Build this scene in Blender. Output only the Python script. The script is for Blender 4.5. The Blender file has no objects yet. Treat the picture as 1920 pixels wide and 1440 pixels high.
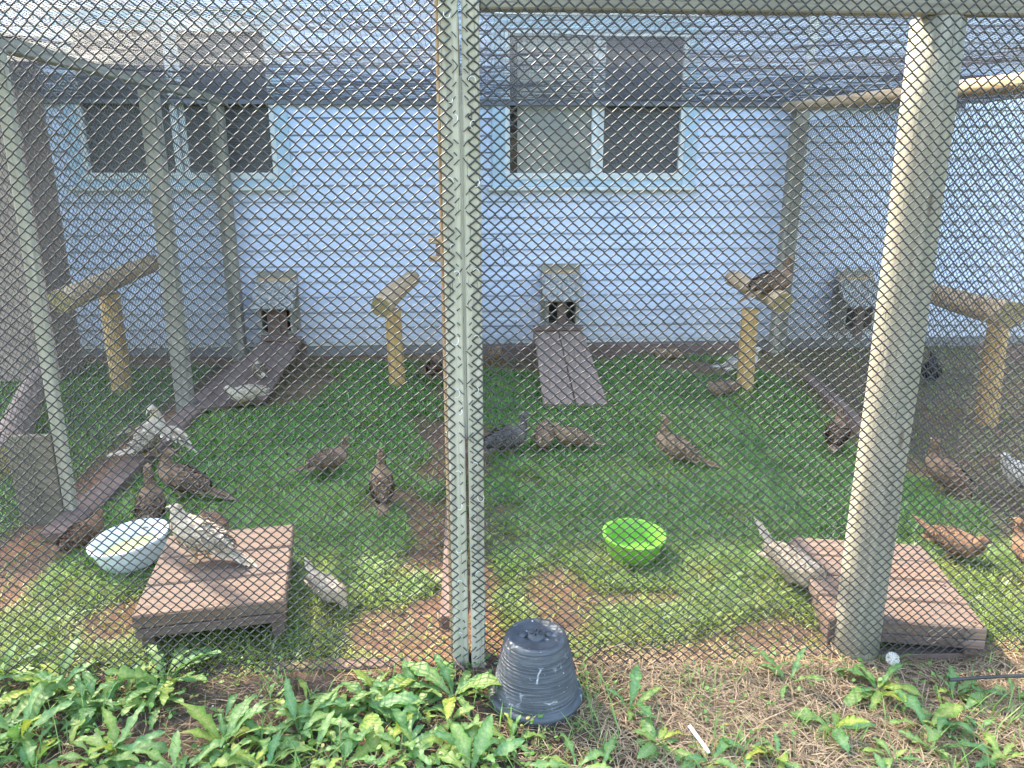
import bpy, bmesh, math, random
import numpy as np
from mathutils import Vector, Matrix, Euler

R = math.radians
rnd = random.Random(7)
rng = np.random.default_rng(11)
scene = bpy.context.scene
col = scene.collection

# ------------------------------------------------------------------ camera, sky, sun, exposure
CAM = Vector((0.0, -2.0, 1.43)); PITCH = R(15.5); YAW = R(3.45); FPX = 1440.0
cd = bpy.data.cameras.new('camera'); cam = bpy.data.objects.new('camera', cd); col.objects.link(cam)
cam.location = CAM; cam.rotation_euler = (R(90) - PITCH, 0, -YAW)
cd.sensor_width = 36; cd.lens = 27.0; cd.clip_start = 0.05; cd.clip_end = 600
scene.camera = cam

SUN_AZ = R(-45)     # to the left of straight ahead (+y)
SUN_EL = R(46)
w = bpy.data.worlds.new('World'); scene.world = w; w.use_nodes = True
nt = w.node_tree; bg = nt.nodes['Background']
sky = nt.nodes.new('ShaderNodeTexSky'); sky.sky_type = 'NISHITA'; sky.sun_disc = False
sky.sun_elevation = SUN_EL; sky.sun_rotation = SUN_AZ
sky.air_density = 1.6; sky.dust_density = 2.6; sky.ozone_density = 1.9
nt.links.new(sky.outputs[0], bg.inputs['Color']); bg.inputs['Strength'].default_value = 0.15
sd = bpy.data.lights.new('sun', 'SUN'); sun = bpy.data.objects.new('sun', sd); col.objects.link(sun)
sd.energy = 2.1; sd.angle = R(0.9); sd.color = (1.0, 0.90, 0.74)
sdir = Vector((math.sin(SUN_AZ) * math.cos(SUN_EL), math.cos(SUN_AZ) * math.cos(SUN_EL), math.sin(SUN_EL)))
sun.rotation_euler = sdir.to_track_quat('Z', 'Y').to_euler(); sun.location = (-6, 8, 14)
vs = scene.view_settings
vs.view_transform = 'Standard'; vs.look = 'None'; vs.gamma = 1.0; vs.use_curve_mapping = False
vs.exposure = 2.95

# ------------------------------------------------------------------ where things stand, from sight lines
FW = Vector((math.sin(YAW) * math.cos(PITCH), math.cos(YAW) * math.cos(PITCH), -math.sin(PITCH)))
RT = Vector((math.cos(YAW), -math.sin(YAW), 0)); UP = RT.cross(FW)
def ray(px, py): return FW + RT * ((px - 960) / FPX) + UP * ((720 - py) / FPX)
def g(px, py, z=0.0):
    d = ray(px, py); return CAM + d * ((z - CAM.z) / d.z)
def yp(px, py, y):
    d = ray(px, py); return CAM + d * ((y - CAM.y) / d.y)

# ------------------------------------------------------------------ noise for masks
def lattice(seed, n=256): return np.random.default_rng(seed).random((n, n))
_L = {}
def noise(x, y, s, seed=1):
    if seed not in _L: _L[seed] = lattice(seed)
    L = _L[seed]
    X = np.asarray(x) / s + 1000.0; Y = np.asarray(y) / s + 1000.0
    i = np.floor(X).astype(int); j = np.floor(Y).astype(int)
    u = X - i; v = Y - j; u = u * u * (3 - 2 * u); v = v * v * (3 - 2 * v)
    a = L[i % 256, j % 256]; b = L[(i + 1) % 256, j % 256]; c = L[i % 256, (j + 1) % 256]; d = L[(i + 1) % 256, (j + 1) % 256]
    return (a * (1 - u) + b * u) * (1 - v) + (c * (1 - u) + d * u) * v
def sstep(a, b, x):
    t = np.clip((np.asarray(x) - a) / (b - a), 0, 1); return t * t * (3 - 2 * t)

# ------------------------------------------------------------------ mesh helpers
def mesh_np(name, V, faces, cols=None, smooth=True, mats=(), midx=None):
    """faces: list of int arrays (n,k); cols: (nv,3) colours per vertex"""
    me = bpy.data.meshes.new(name)
    V = np.ascontiguousarray(V, dtype=np.float32)
    me.vertices.add(len(V)); me.vertices.foreach_set('co', V.ravel())
    loops = []; starts = []; totals = []; off = 0
    for F in faces:
        F = np.asarray(F, dtype=np.int32)
        if len(F) == 0: continue
        n, k = F.shape
        loops.append(F.ravel()); starts.append(off + np.arange(n, dtype=np.int32) * k); totals.append(np.full(n, k, dtype=np.int32)); off += n * k
    loops = np.concatenate(loops); starts = np.concatenate(starts); totals = np.concatenate(totals)
    me.loops.add(len(loops)); me.loops.foreach_set('vertex_index', loops)
    me.polygons.add(len(starts)); me.polygons.foreach_set('loop_start', starts); me.polygons.foreach_set('loop_total', totals)
    if smooth: me.polygons.foreach_set('use_smooth', np.ones(len(starts), dtype=bool))
    for m in mats: me.materials.append(m)
    if midx is not None: me.polygons.foreach_set('material_index', np.asarray(midx, dtype=np.int32))
    me.update(calc_edges=True)
    if cols is not None:
        a = me.attributes.new('Col', 'FLOAT_COLOR', 'POINT')
        c4 = np.ones((len(V), 4), dtype=np.float32); c4[:, :3] = cols
        a.data.foreach_set('color', c4.ravel())
    return me
def link(name, me, mat=None, parent=None, loc=None, rot=None):
    o = bpy.data.objects.new(name, me); col.objects.link(o)
    if mat is not None and me is not None and len(me.materials) == 0: me.materials.append(mat)
    if parent is not None: o.parent = parent
    if loc is not None: o.location = loc
    if rot is not None: o.rotation_euler = rot
    return o
def tag(o, label=None, cat=None, group=None, kind=None):
    if label: o['label'] = label
    if cat: o['category'] = cat
    if group: o['group'] = group
    if kind: o['kind'] = kind
    return o
def thing(name, label, cat, loc=(0, 0, 0), rotz=0.0, group=None):
    o = bpy.data.objects.new(name, None); col.objects.link(o)
    o.location = loc; o.rotation_euler = (0, 0, rotz); o.empty_display_size = 0.1
    return tag(o, label, cat, group)

def box_mesh(sx, sy, sz, bev=0.003, name='board'):
    bm = bmesh.new(); bmesh.ops.create_cube(bm, size=1.0)
    for v in bm.verts: v.co = Vector((v.co.x * sx, v.co.y * sy, v.co.z * sz))
    if bev > 0: bmesh.ops.bevel(bm, geom=list(bm.edges), offset=min(bev, 0.3 * min(sx, sy, sz)), segments=1, affect='EDGES')
    me = bpy.data.meshes.new(name); bm.to_mesh(me); bm.free(); return me
def board(name, size, loc, mat, parent=None, rot=(0, 0, 0), bev=0.003):
    return link(name, box_mesh(*size, bev=bev, name=name), mat, parent, loc, rot)
def aim(p0, p1, roll_up=Vector((0, 0, 1))):
    """matrix: local x runs from p0 to p1, origin p0"""
    x = (Vector(p1) - Vector(p0)).normalized()
    y = roll_up.cross(x)
    if y.length < 1e-4: y = Vector((0, 1, 0))
    y.normalize(); z = x.cross(y)
    m = Matrix((x, y, z)).transposed().to_4x4(); m.translation = Vector(p0); return m
def beam(name, p0, p1, sy, sz, mat, parent=None, bev=0.004):
    """square timber from p0 to p1 (centres of its ends)"""
    L = (Vector(p1) - Vector(p0)).length
    me = box_mesh(L, sy, sz, bev, name)
    for v in me.vertices: v.co.x += L / 2
    o = link(name, me, mat, parent); m = aim(p0, p1)
    o.matrix_local = m
    return o
def tubes(P, r, sides=4, closed_caps=False):
    """P: (n,k,3) polylines -> verts, quads"""
    P = np.asarray(P, dtype=np.float64); n, k, _ = P.shape
    T = np.empty_like(P); T[:, 1:-1] = P[:, 2:] - P[:, :-2]; T[:, 0] = P[:, 1] - P[:, 0]; T[:, -1] = P[:, -1] - P[:, -2]
    T /= np.linalg.norm(T, axis=2, keepdims=True) + 1e-12
    ref = np.zeros_like(T); ref[..., 1] = 1.0
    par = np.abs(T[..., 1]) > 0.9; ref[par] = (1.0, 0, 0)
    A = np.cross(T, ref); A /= np.linalg.norm(A, axis=2, keepdims=True) + 1e-12
    B = np.cross(T, A)
    rr = np.asarray(r, dtype=np.float64)
    if rr.ndim == 0: rr = np.full((n, k), float(rr))
    elif rr.ndim == 1: rr = np.broadcast_to(rr, (n, k))
    ang = np.arange(sides) * 2 * math.pi / sides
    V = P[:, :, None, :] + rr[:, :, None, None] * (np.cos(ang)[None, None, :, None] * A[:, :, None, :] + np.sin(ang)[None, None, :, None] * B[:, :, None, :])
    idx = np.arange(n * k * sides).reshape(n, k, sides)
    a = idx[:, :-1, :]; b = np.roll(a, -1, axis=2); d = idx[:, 1:, :]; c = np.roll(d, -1, axis=2)
    F = np.stack([a, b, c, d], axis=-1).reshape(-1, 4)
    return V.reshape(-1, 3), F
def tube_obj(name, pts, r, mat, parent=None, sides=8):
    V, F = tubes(np.array([[tuple(p) for p in pts]]), r, sides)
    return link(name, mesh_np(name, V, [F]), mat, parent)
def lathe(profile, seg=40, ridge=None):
    """profile [(r,z)] -> verts, quads"""
    a = np.arange(seg) * 2 * math.pi / seg; k = len(profile)
    V = np.array([[(r * math.cos(t), r * math.sin(t), z) for t in a] for r, z in profile]).reshape(-1, 3)
    idx = np.arange(k * seg).reshape(k, seg); p = idx[:-1]; q = np.roll(p, -1, axis=1); s = idx[1:]; u = np.roll(s, -1, axis=1)
    return V, np.stack([p, q, u, s], axis=-1).reshape(-1, 4)
def log_mesh(L, r0, r1, seed, seg=18, rings=9, name='log'):
    """round log along +x from the origin, slot 0 bark/wood, slot 1 end grain"""
    rg = np.random.default_rng(seed); a = np.arange(seg) * 2 * math.pi / seg
    ph = rg.random(3) * 6.28
    V = []
    for i in range(rings):
        t = i / (rings - 1); r = r0 * (1 - t) + r1 * t
        lobes = 1 + 0.035 * np.cos(2 * a + ph[0] + t) + 0.025 * np.cos(3 * a + ph[1] - 2 * t) + 0.012 * rg.standard_normal(seg)
        cy, cz = 0.004 * math.sin(5 * t + ph[2]), 0.004 * math.cos(4 * t + ph[0])
        V += [(t * L, cy + r * l * math.cos(x), cz + r * l * math.sin(x)) for x, l in zip(a, lobes)]
    V = np.array(V); idx = np.arange(rings * seg).reshape(rings, seg)
    p = idx[:-1]; q = np.roll(p, -1, axis=1); s = idx[1:]; u = np.roll(s, -1, axis=1)
    Q = np.stack([p, q, u, s], axis=-1).reshape(-1, 4)
    c0 = len(V); V = np.vstack([V, [(-0.002, 0, 0)], [(L + 0.002, 0, 0)]])
    i0 = idx[0]; i1 = idx[-1]
    T = np.concatenate([np.stack([np.full(seg, c0), np.roll(i0, -1), i0], 1), np.stack([np.full(seg, c0 + 1), i1, np.roll(i1, -1)], 1)])
    return V, Q, T
def log(name, p0, p1, r0, r1, mats, parent=None, seed=0):
    L = (Vector(p1) - Vector(p0)).length
    V, Q, T = log_mesh(L, r0, r1, seed)
    me = mesh_np(name, V, [Q, T], mats=mats, midx=[0] * len(Q) + [1] * len(T))
    o = link(name, me, None, parent)
    o.matrix_local = aim(p0, p1)
    for poly in me.polygons[len(Q):]: poly.use_smooth = False
    return o

# ------------------------------------------------------------------ materials
def mat_new(name):
    m = bpy.data.materials.new(name); m.use_nodes = True
    n = m.node_tree; b = n.nodes['Principled BSDF']; return m, n, b
def ramp(n, fac, stops):
    r = n.nodes.new('ShaderNodeValToRGB'); e = r.color_ramp.elements
    e[0].position = stops[0][0]; e[0].color = (*stops[0][1], 1); e[1].position = stops[-1][0]; e[1].color = (*stops[-1][1], 1)
    for p, c in stops[1:-1]:
        x = e.new(p); x.color = (*c, 1)
    n.links.new(fac, r.inputs[0]); return r.outputs[0]
def coords(n, scale=(1, 1, 1), kind='Object', rand=True):
    tc = n.nodes.new('ShaderNodeTexCoord'); mp = n.nodes.new('ShaderNodeMapping'); mp.inputs['Scale'].default_value = scale
    n.links.new(tc.outputs[kind], mp.inputs['Vector'])
    if rand:
        oi = n.nodes.new('ShaderNodeObjectInfo'); ml = n.nodes.new('ShaderNodeMath'); ml.operation = 'MULTIPLY'; ml.inputs[1].default_value = 37.0
        n.links.new(oi.outputs['Random'], ml.inputs[0]); n.links.new(ml.outputs[0], mp.inputs['Location'])
    return mp.outputs[0]
def tex_noise(n, vec, scale, detail=4, rough=0.6, dist=0.0):
    t = n.nodes.new('ShaderNodeTexNoise'); t.inputs['Scale'].default_value = scale; t.inputs['Detail'].default_value = detail
    t.inputs['Roughness'].default_value = rough; t.inputs['Distortion'].default_value = dist
    n.links.new(vec, t.inputs['Vector']); return t.outputs['Fac']
def mixc(n, fac, a, b, mode='MIX'):
    m = n.nodes.new('ShaderNodeMix'); m.data_type = 'RGBA'; m.blend_type = mode
    for s, v in ((m.inputs[0], fac), (m.inputs[6], a), (m.inputs[7], b)):
        if hasattr(v, 'is_linked') or hasattr(v, 'links'): n.links.new(v, s)
        elif isinstance(v, (int, float)): s.default_value = v
        else: s.default_value = (*v, 1)
    return m.outputs[2]
def bump(n, b, h, strength=0.3, dist=0.01):
    bp = n.nodes.new('ShaderNodeBump'); bp.inputs['Strength'].default_value = strength; bp.inputs['Distance'].default_value = dist
    n.links.new(h, bp.inputs['Height']); n.links.new(bp.outputs[0], b.inputs['Normal'])
def set_(b, **k):
    for a, v in k.items(): b.inputs[a.replace('_', ' ')].default_value = v

def wood(name, dark, mid, light, axis='x', rough=0.75, patch=None, scale=1.0, knots=True):
    m, n, b = mat_new(name)
    s = {'x': (1.2, 22, 22), 'y': (22, 1.2, 22), 'z': (22, 22, 1.2)}[axis]
    v = coords(n, tuple(q * scale for q in s))
    f = tex_noise(n, v, 3.0, 6, 0.65, 0.5)
    c = ramp(n, f, [(0.30, dark), (0.5, mid), (0.72, light)])
    v2 = coords(n, (1, 1, 1)); f2 = tex_noise(n, v2, 7.0, 3, 0.55)
    c = mixc(n, ramp(n, f2, [(0.38, (0, 0, 0)), (0.66, (0.55,) * 3)]), c, patch if patch else tuple(0.62 * q for q in mid))
    v3 = coords(n, tuple(q * scale for q in s)); f3 = tex_noise(n, v3, 9.0, 2, 0.5)
    crack = ramp(n, f3, [(0.27, (0.45,) * 3), (0.33, (1, 1, 1))])
    c = mixc(n, 1.0, c, crack, 'MULTIPLY')
    if knots:
        vo = n.nodes.new('ShaderNodeTexVoronoi'); vo.inputs['Scale'].default_value = 1.0
        sk = {'x': (2.2, 9, 9), 'y': (9, 2.2, 9), 'z': (9, 9, 2.2)}[axis]
        n.links.new(coords(n, sk), vo.inputs['Vector'])
        kn = ramp(n, vo.outputs['Distance'], [(0.05, (0.4, 0.33, 0.26)), (0.1, (1, 1, 1))])
        c = mixc(n, 0.8, c, kn, 'MULTIPLY')
    n.links.new(c, b.inputs['Base Color']); set_(b, Roughness=rough); bump(n, b, f3, 0.35, 0.004)
    return m
def plain(name, c, rough=0.5, metal=0.0, var=0.12, scale=12.0, spec=0.5, bmp=0.0):
    m, n, b = mat_new(name)
    f = tex_noise(n, coords(n), scale, 5, 0.6)
    cc = ramp(n, f, [(0.25, tuple(q * (1 - var) for q in c)), (0.75, tuple(min(1, q * (1 + var)) for q in c))])
    n.links.new(cc, b.inputs['Base Color']); set_(b, Roughness=rough, Metallic=metal); b.inputs['Specular IOR Level'].default_value = spec
    if bmp: bump(n, b, f, bmp, 0.005)
    return m
def attr_mat(name, rough=0.8, transl=0.0, var=0.25, vscale=60.0, spec=0.2, hue=0.0):
    m, n, b = mat_new(name)
    at = n.nodes.new('ShaderNodeAttribute'); at.attribute_name = 'Col'
    c = at.outputs['Color']
    if var:
        f = tex_noise(n, coords(n, rand=False), vscale, 3, 0.6)
        c = mixc(n, 1.0, c, ramp(n, f, [(0.3, (1 - var,) * 3), (0.7, (1 + var,) * 3)]), 'MULTIPLY')
    if hue:
        oi = n.nodes.new('ShaderNodeObjectInfo')
        tint = ramp(n, oi.outputs['Random'], [(0.0, (0.62, 0.82, 0.95)), (0.6, (1, 1, 1)), (0.9, (1.25, 1.08, 0.8)), (1.0, (1.7, 1.25, 0.7))])
        c = mixc(n, hue, c, tint, 'MULTIPLY')
    n.links.new(c, b.inputs['Base Color']); set_(b, Roughness=rough); b.inputs['Specular IOR Level'].default_value = spec
    if transl:
        tr = n.nodes.new('ShaderNodeBsdfTranslucent'); mx = n.nodes.new('ShaderNodeMixShader'); mx.inputs[0].default_value = transl
        bright = mixc(n, 1.0, c, (1.35, 1.3, 0.7), 'MULTIPLY')
        n.links.new(bright, tr.inputs['Color']); n.links.new(b.outputs[0], mx.inputs[1]); n.links.new(tr.outputs[0], mx.inputs[2])
        n.links.new(mx.outputs[0], n.nodes['Material Output'].inputs['Surface'])
    return m

M = {}
M['treated'] = wood('treated_pine', (0.26, 0.23, 0.17), (0.385, 0.345, 0.265), (0.49, 0.445, 0.355), 'x', 0.8, patch=(0.29, 0.285, 0.20))
M['treated_grey'] = wood('weathered_pine', (0.19, 0.17, 0.13), (0.30, 0.27, 0.215), (0.39, 0.36, 0.29), 'x', 0.85)
M['roundpost'] = wood('round_post_wood', (0.24, 0.21, 0.155), (0.345, 0.305, 0.235), (0.44, 0.395, 0.31), 'x', 0.8, patch=(0.27, 0.265, 0.195))
M['log'] = wood('peeled_log', (0.28, 0.17, 0.09), (0.44, 0.30, 0.175), (0.55, 0.41, 0.27), 'x', 0.75, patch=(0.40, 0.25, 0.125))
M['logpost'] = wood('tan_log_post', (0.27, 0.15, 0.05), (0.44, 0.26, 0.09), (0.52, 0.33, 0.14), 'x', 0.75, patch=(0.46, 0.30, 0.13))
M['brown'] = wood('brown_stained_board', (0.08, 0.046, 0.034), (0.135, 0.082, 0.062), (0.205, 0.138, 0.108), 'x', 0.8, patch=(0.175, 0.122, 0.098))
M['step'] = wood('worn_step_board', (0.105, 0.060, 0.038), (0.18, 0.108, 0.070), (0.26, 0.175, 0.118), 'x', 0.8, patch=(0.14, 0.108, 0.09))
M['ramp'] = wood('worn_ramp_board', (0.16, 0.10, 0.074), (0.25, 0.165, 0.125), (0.34, 0.245, 0.19), 'x', 0.85, patch=(0.20, 0.145, 0.118))
M['timber'] = wood('ground_timber', (0.10, 0.062, 0.048), (0.18, 0.115, 0.090), (0.25, 0.172, 0.138), 'x', 0.9)
M['plywood'] = wood('brown_plywood', (0.21, 0.145, 0.115), (0.30, 0.215, 0.175), (0.36, 0.265, 0.22), 'z', 0.8, knots=False)
def endgrain():
    m, n, b = mat_new('end_grain')
    tc = coords(n, (0.2, 1, 1)); wv = n.nodes.new('ShaderNodeTexWave'); wv.wave_type = 'RINGS'; wv.rings_direction = 'X'
    wv.inputs['Scale'].default_value = 26; wv.inputs['Distortion'].default_value = 2.0; n.links.new(tc, wv.inputs['Vector'])
    c = ramp(n, wv.outputs['Fac'], [(0.2, (0.17, 0.12, 0.05)), (0.8, (0.34, 0.26, 0.12))])
    n.links.new(c, b.inputs['Base Color']); set_(b, Roughness=0.85); return m
M['end'] = endgrain()
def siding_mat():
    m, n, b = mat_new('vinyl_siding')
    tc = n.nodes.new('ShaderNodeTexCoord'); geo = n.nodes.new('ShaderNodeNewGeometry')
    f = tex_noise(n, geo.outputs['Position'], 2.2, 5, 0.6)
    c = ramp(n, f, [(0.3, (0.49, 0.545, 0.685)), (0.7, (0.53, 0.58, 0.725))])
    mp = n.nodes.new('ShaderNodeMapping'); mp.inputs['Scale'].default_value = (6, 6, 2.0); n.links.new(geo.outputs['Position'], mp.inputs['Vector'])
    f2 = tex_noise(n, mp.outputs[0], 2.0, 6, 0.7)
    # splash dirt thrown up from the ground
    sx = n.nodes.new('ShaderNodeSeparateXYZ'); n.links.new(geo.outputs['Position'], sx.inputs[0])
    mr = n.nodes.new('ShaderNodeMapRange'); mr.inputs[1].default_value = 0.55; mr.inputs[2].default_value = 0.05; n.links.new(sx.outputs['Z'], mr.inputs[0])
    mu = n.nodes.new('ShaderNodeMath'); mu.operation = 'MULTIPLY'; n.links.new(mr.outputs[0], mu.inputs[0]); n.links.new(f2, mu.inputs[1])
    mu2 = n.nodes.new('ShaderNodeMath'); mu2.operation = 'MULTIPLY'; mu2.inputs[1].default_value = 1.3; n.links.new(mu.outputs[0], mu2.inputs[0]); mu2.use_clamp = True
    c = mixc(n, mu2.outputs[0], c, (0.36, 0.33, 0.29))
    c = mixc(n, ramp(n, f2, [(0.55, (0, 0, 0)), (0.8, (0.28,) * 3)]), c, (0.38, 0.42, 0.46))
    n.links.new(c, b.inputs['Base Color']); set_(b, Roughness=0.48)
    return m
M['siding'] = siding_mat()
M['blue_trim'] = plain('pale_blue_trim', (0.38, 0.49, 0.58), 0.5, var=0.12, scale=9)
M['white_trim'] = plain('white_window_trim', (0.58, 0.59, 0.58), 0.45, var=0.1)
M['concrete'] = plain('foundation_concrete', (0.20, 0.19, 0.18), 0.9, var=0.25, bmp=0.3)
M['curtain'] = plain('grey_curtain', (0.66, 0.655, 0.64), 0.9, var=0.06)
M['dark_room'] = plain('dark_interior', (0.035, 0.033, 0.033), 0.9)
M['copper'] = plain('rusty_brown_curtain', (0.35, 0.18, 0.10), 0.8)
M['roof'] = plain('roof_shingle', (0.10, 0.095, 0.09), 0.9, var=0.3, scale=40)
M['soffit'] = plain('soffit_white', (0.7, 0.7, 0.7), 0.6)
M['wire'] = plain('black_vinyl_wire', (0.040, 0.037, 0.036), 0.5, var=0.3, scale=14, spec=0.4)
M['wire_old'] = plain('worn_black_wire', (0.055, 0.052, 0.050), 0.5, var=0.25, scale=30)
M['net'] = plain('black_polymer_net', (0.042, 0.040, 0.046), 0.55)
M['steel'] = plain('galvanised_staple', (0.75, 0.75, 0.74), 0.3, metal=0.8)
M['rope'] = plain('grey_edge_rope', (0.16, 0.16, 0.18), 0.9, var=0.2)
M['grass'] = attr_mat('lawn_grass', 0.45, 0.32, var=0.0, spec=0.4)
M['straw'] = attr_mat('dry_straw', 0.8, 0.15, var=0.0)
M['leaf'] = attr_mat('dandelion_leaf', 0.5, 0.30, var=0.24, vscale=26, spec=0.35, hue=1.0)
M['stem'] = plain('weed_stem', (0.28, 0.30, 0.10), 0.6)
M['plumage'] = attr_mat('plumage', 0.85, 0.0, var=0.32, vscale=75, spec=0.12)
M['soil'] = None
M['horn'] = plain('bird_leg_skin', (0.36, 0.24, 0.13), 0.6)
M['beak'] = plain('bird_beak', (0.42, 0.36, 0.25), 0.45)
M['eye'] = plain('bird_eye', (0.012, 0.010, 0.009), 0.15)
M['bowl_white'] = plain('white_plastic', (0.70, 0.74, 0.82), 0.35, var=0.05)
M['feed'] = plain('yellow_mash_water', (0.72, 0.68, 0.26), 0.18, var=0.1, scale=20)
M['bowl_green'] = plain('lime_green_plastic', (0.17, 0.42, 0.04), 0.35, var=0.08)
M['greenwater'] = plain('shallow_water_in_green', (0.20, 0.52, 0.05), 0.08, var=0.15)
M['shingle'] = None
def glass_mat():
    m, n, b = mat_new('window_glass')
    tr = n.nodes.new('ShaderNodeBsdfTransparent'); tr.inputs[0].default_value = (0.86, 0.88, 0.88, 1)
    gl = n.nodes.new('ShaderNodeBsdfGlossy'); gl.inputs['Roughness'].default_value = 0.03
    fr = n.nodes.new('ShaderNodeFresnel'); fr.inputs[0].default_value = 1.6; mx = n.nodes.new('ShaderNodeMixShader')
    n.links.new(fr.outputs[0], mx.inputs[0]); n.links.new(tr.outputs[0], mx.inputs[1]); n.links.new(gl.outputs[0], mx.inputs[2])
    n.links.new(mx.outputs[0], n.nodes['Material Output'].inputs['Surface']); return m
M['glass'] = glass_mat()
def screen_mat():
    m, n, b = mat_new('insect_screen')
    set_(b, Roughness=0.7); b.inputs['Base Color'].default_value = (0.13, 0.125, 0.125, 1)
    tr = n.nodes.new('ShaderNodeBsdfTransparent'); mx = n.nodes.new('ShaderNodeMixShader')
    f = tex_noise(n, coords(n, (1, 1, 30), rand=False), 6, 3, 0.6)
    mr = n.nodes.new('ShaderNodeMapRange'); mr.inputs[3].default_value = 0.55; mr.inputs[4].default_value = 0.8; n.links.new(f, mr.inputs[0])
    n.links.new(mr.outputs[0], mx.inputs[0]); n.links.new(tr.outputs[0], mx.inputs[1]); n.links.new(b.outputs[0], mx.inputs[2])
    n.links.new(mx.outputs[0], n.nodes['Material Output'].inputs['Surface']); return m
M['screen'] = screen_mat()
def shingle_mat():
    m, n, b = mat_new('asphalt_shingle_lid')
    f = tex_noise(n, coords(n), 55, 4, 0.8); f2 = tex_noise(n, coords(n, (1, 1, 1)), 14, 3, 0.6)
    c = ramp(n, f, [(0.38, (0.09, 0.085, 0.075)), (0.5, (0.27, 0.26, 0.24)), (0.64, (0.48, 0.465, 0.44))])
    c = mixc(n, ramp(n, f2, [(0.5, (0, 0, 0)), (0.75, (0.5,) * 3)]), c, (0.26, 0.20, 0.16))
    n.links.new(c, b.inputs['Base Color']); set_(b, Roughness=0.9); bump(n, b, f, 0.5, 0.004); return m
M['shingle'] = shingle_mat()
def soil_mat():
    m, n, b = mat_new('soil')
    at = n.nodes.new('ShaderNodeAttribute'); at.attribute_name = 'Col'
    v = coords(n, rand=False)
    f = tex_noise(n, v, 38, 7, 0.75); f2 = tex_noise(n, v, 160, 4, 0.7)
    c = mixc(n, 1.0, at.outputs['Color'], ramp(n, f, [(0.30, (0.42, 0.40, 0.38)), (0.48, (0.95, 0.95, 0.95)), (0.70, (1.5, 1.46, 1.40))]), 'MULTIPLY')
    c = mixc(n, 1.0, c, ramp(n, f2, [(0.3, (0.72,) * 3), (0.7, (1.22,) * 3)]), 'MULTIPLY')
    n.links.new(c, b.inputs['Base Color']); set_(b, Roughness=0.95); b.inputs['Specular IOR Level'].default_value = 0.15
    bump(n, b, f, 1.0, 0.03); return m
M['soil'] = soil_mat()
def pot_mat():
    m, n, b = mat_new('scuffed_charcoal_plastic')
    v = coords(n, rand=False)
    f = tex_noise(n, v, 9, 5, 0.6); c = ramp(n, f, [(0.3, (0.028, 0.030, 0.034)), (0.7, (0.055, 0.059, 0.067))])
    # chalky drip rings and scuffs
    vo = n.nodes.new('ShaderNodeTexVoronoi'); vo.feature = 'DISTANCE_TO_EDGE'; vo.inputs['Scale'].default_value = 11
    mp = n.nodes.new('ShaderNodeMapping'); mp.inputs['Scale'].default_value = (1, 1, 0.75); n.links.new(v, mp.inputs['Vector'])
    wob = n.nodes.new('ShaderNodeMix'); wob.data_type = 'VECTOR'; wob.inputs[0].default_value = 0.06
    nz = n.nodes.new('ShaderNodeTexNoise'); nz.inputs['Scale'].default_value = 20; n.links.new(v, nz.inputs['Vector'])
    n.links.new(mp.outputs[0], wob.inputs[4]); n.links.new(nz.outputs['Color'], wob.inputs[5]); n.links.new(wob.outputs[1], vo.inputs['Vector'])
    ln = ramp(n, vo.outputs['Distance'], [(0.010, (1, 1, 1)), (0.035, (0, 0, 0))])
    gate = ramp(n, tex_noise(n, v, 14, 3, 0.6), [(0.54, (0, 0, 0)), (0.66, (0.75,) * 3)])
    sc = mixc(n, 1.0, ln, gate, 'MULTIPLY')
    sp = ramp(n, tex_noise(n, v, 95, 3, 0.6), [(0.68, (0, 0, 0)), (0.74, (0.8,) * 3)])
    c = mixc(n, sc, c, (0.55, 0.56, 0.54)); c = mixc(n, sp, c, (0.6, 0.62, 0.62))
    dust = ramp(n, tex_noise(n, coords(n, (3, 3, 40), rand=False), 5, 3, 0.6), [(0.45, (0, 0, 0)), (0.7, (0.3,) * 3)])
    c = mixc(n, dust, c, (0.17, 0.18, 0.195))
    n.links.new(c, b.inputs['Base Color']); set_(b, Roughness=0.55); return m
M['pot'] = pot_mat()

# ------------------------------------------------------------------ ground
def dirt(x, y):
    """1 = bare soil, 0 = turf, inside the runs"""
    n1 = noise(x, y, 0.16, 3); n2 = noise(x, y, 0.45, 4)
    e = (n1 - 0.5) * 0.30 + (n2 - 0.5) * 0.30
    d = np.zeros_like(x)
    half = 0.10 + 0.10 * sstep(1.6, 0.2, y)
    d = np.maximum(d, 1 - sstep(0.0, 0.14, np.abs(x + 0.06) - half + e))                       # along the middle divider
    d = np.maximum(d, 1 - sstep(-0.02, 0.14, (x + 1.62) + e * 0.7) - sstep(-1.85, -1.95, x))        # along the left divider
    d = np.maximum(d, sstep(3.72, 3.95, y + e * 0.5))                                           # along the house
    d = np.maximum(d, sstep(2.02, 2.24, x + e * 0.6 - 0.05))                                     # right divider and the run beyond
    def spot(cx, cy, rx, ry): return 1 - sstep(0.6, 1.15, np.hypot((x - cx) / rx, (y - cy) / ry) + e * 0.9)
    for s in ((-1.15, 0.32, 0.17, 0.20), (0.30, 0.38, 0.16, 0.30), (0.60, 0.34, 0.22, 0.06), (1.0, 0.10, 0.18, 0.14), (-0.30, 0.22, 0.16, 0.18), (0.55, 3.7, 0.5, 0.3), (-1.25, 3.3, 0.35, 0.7), (1.7, 3.5, 0.3, 0.25)):
        d = np.maximum(d, 0.92 * spot(*s))
    d = np.maximum(d, 0.85 * sstep(0.12, 0.0, y + e * 0.5))                                            # foot of the front fence
    return np.clip(d, 0, 1)
def height(x, y):
    h = (noise(x, y, 0.5, 8) - 0.5) * 0.03 + (noise(x, y, 0.12, 9) - 0.5) * 0.014
    h = h - 0.055 * np.exp(-(((x - 1.45) / 0.35) ** 2 + ((y - 0.05) / 0.35) ** 2))
    near = sstep(9, 5, np.hypot(x, y - 1.5))
    return h * near - 0.004
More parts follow.
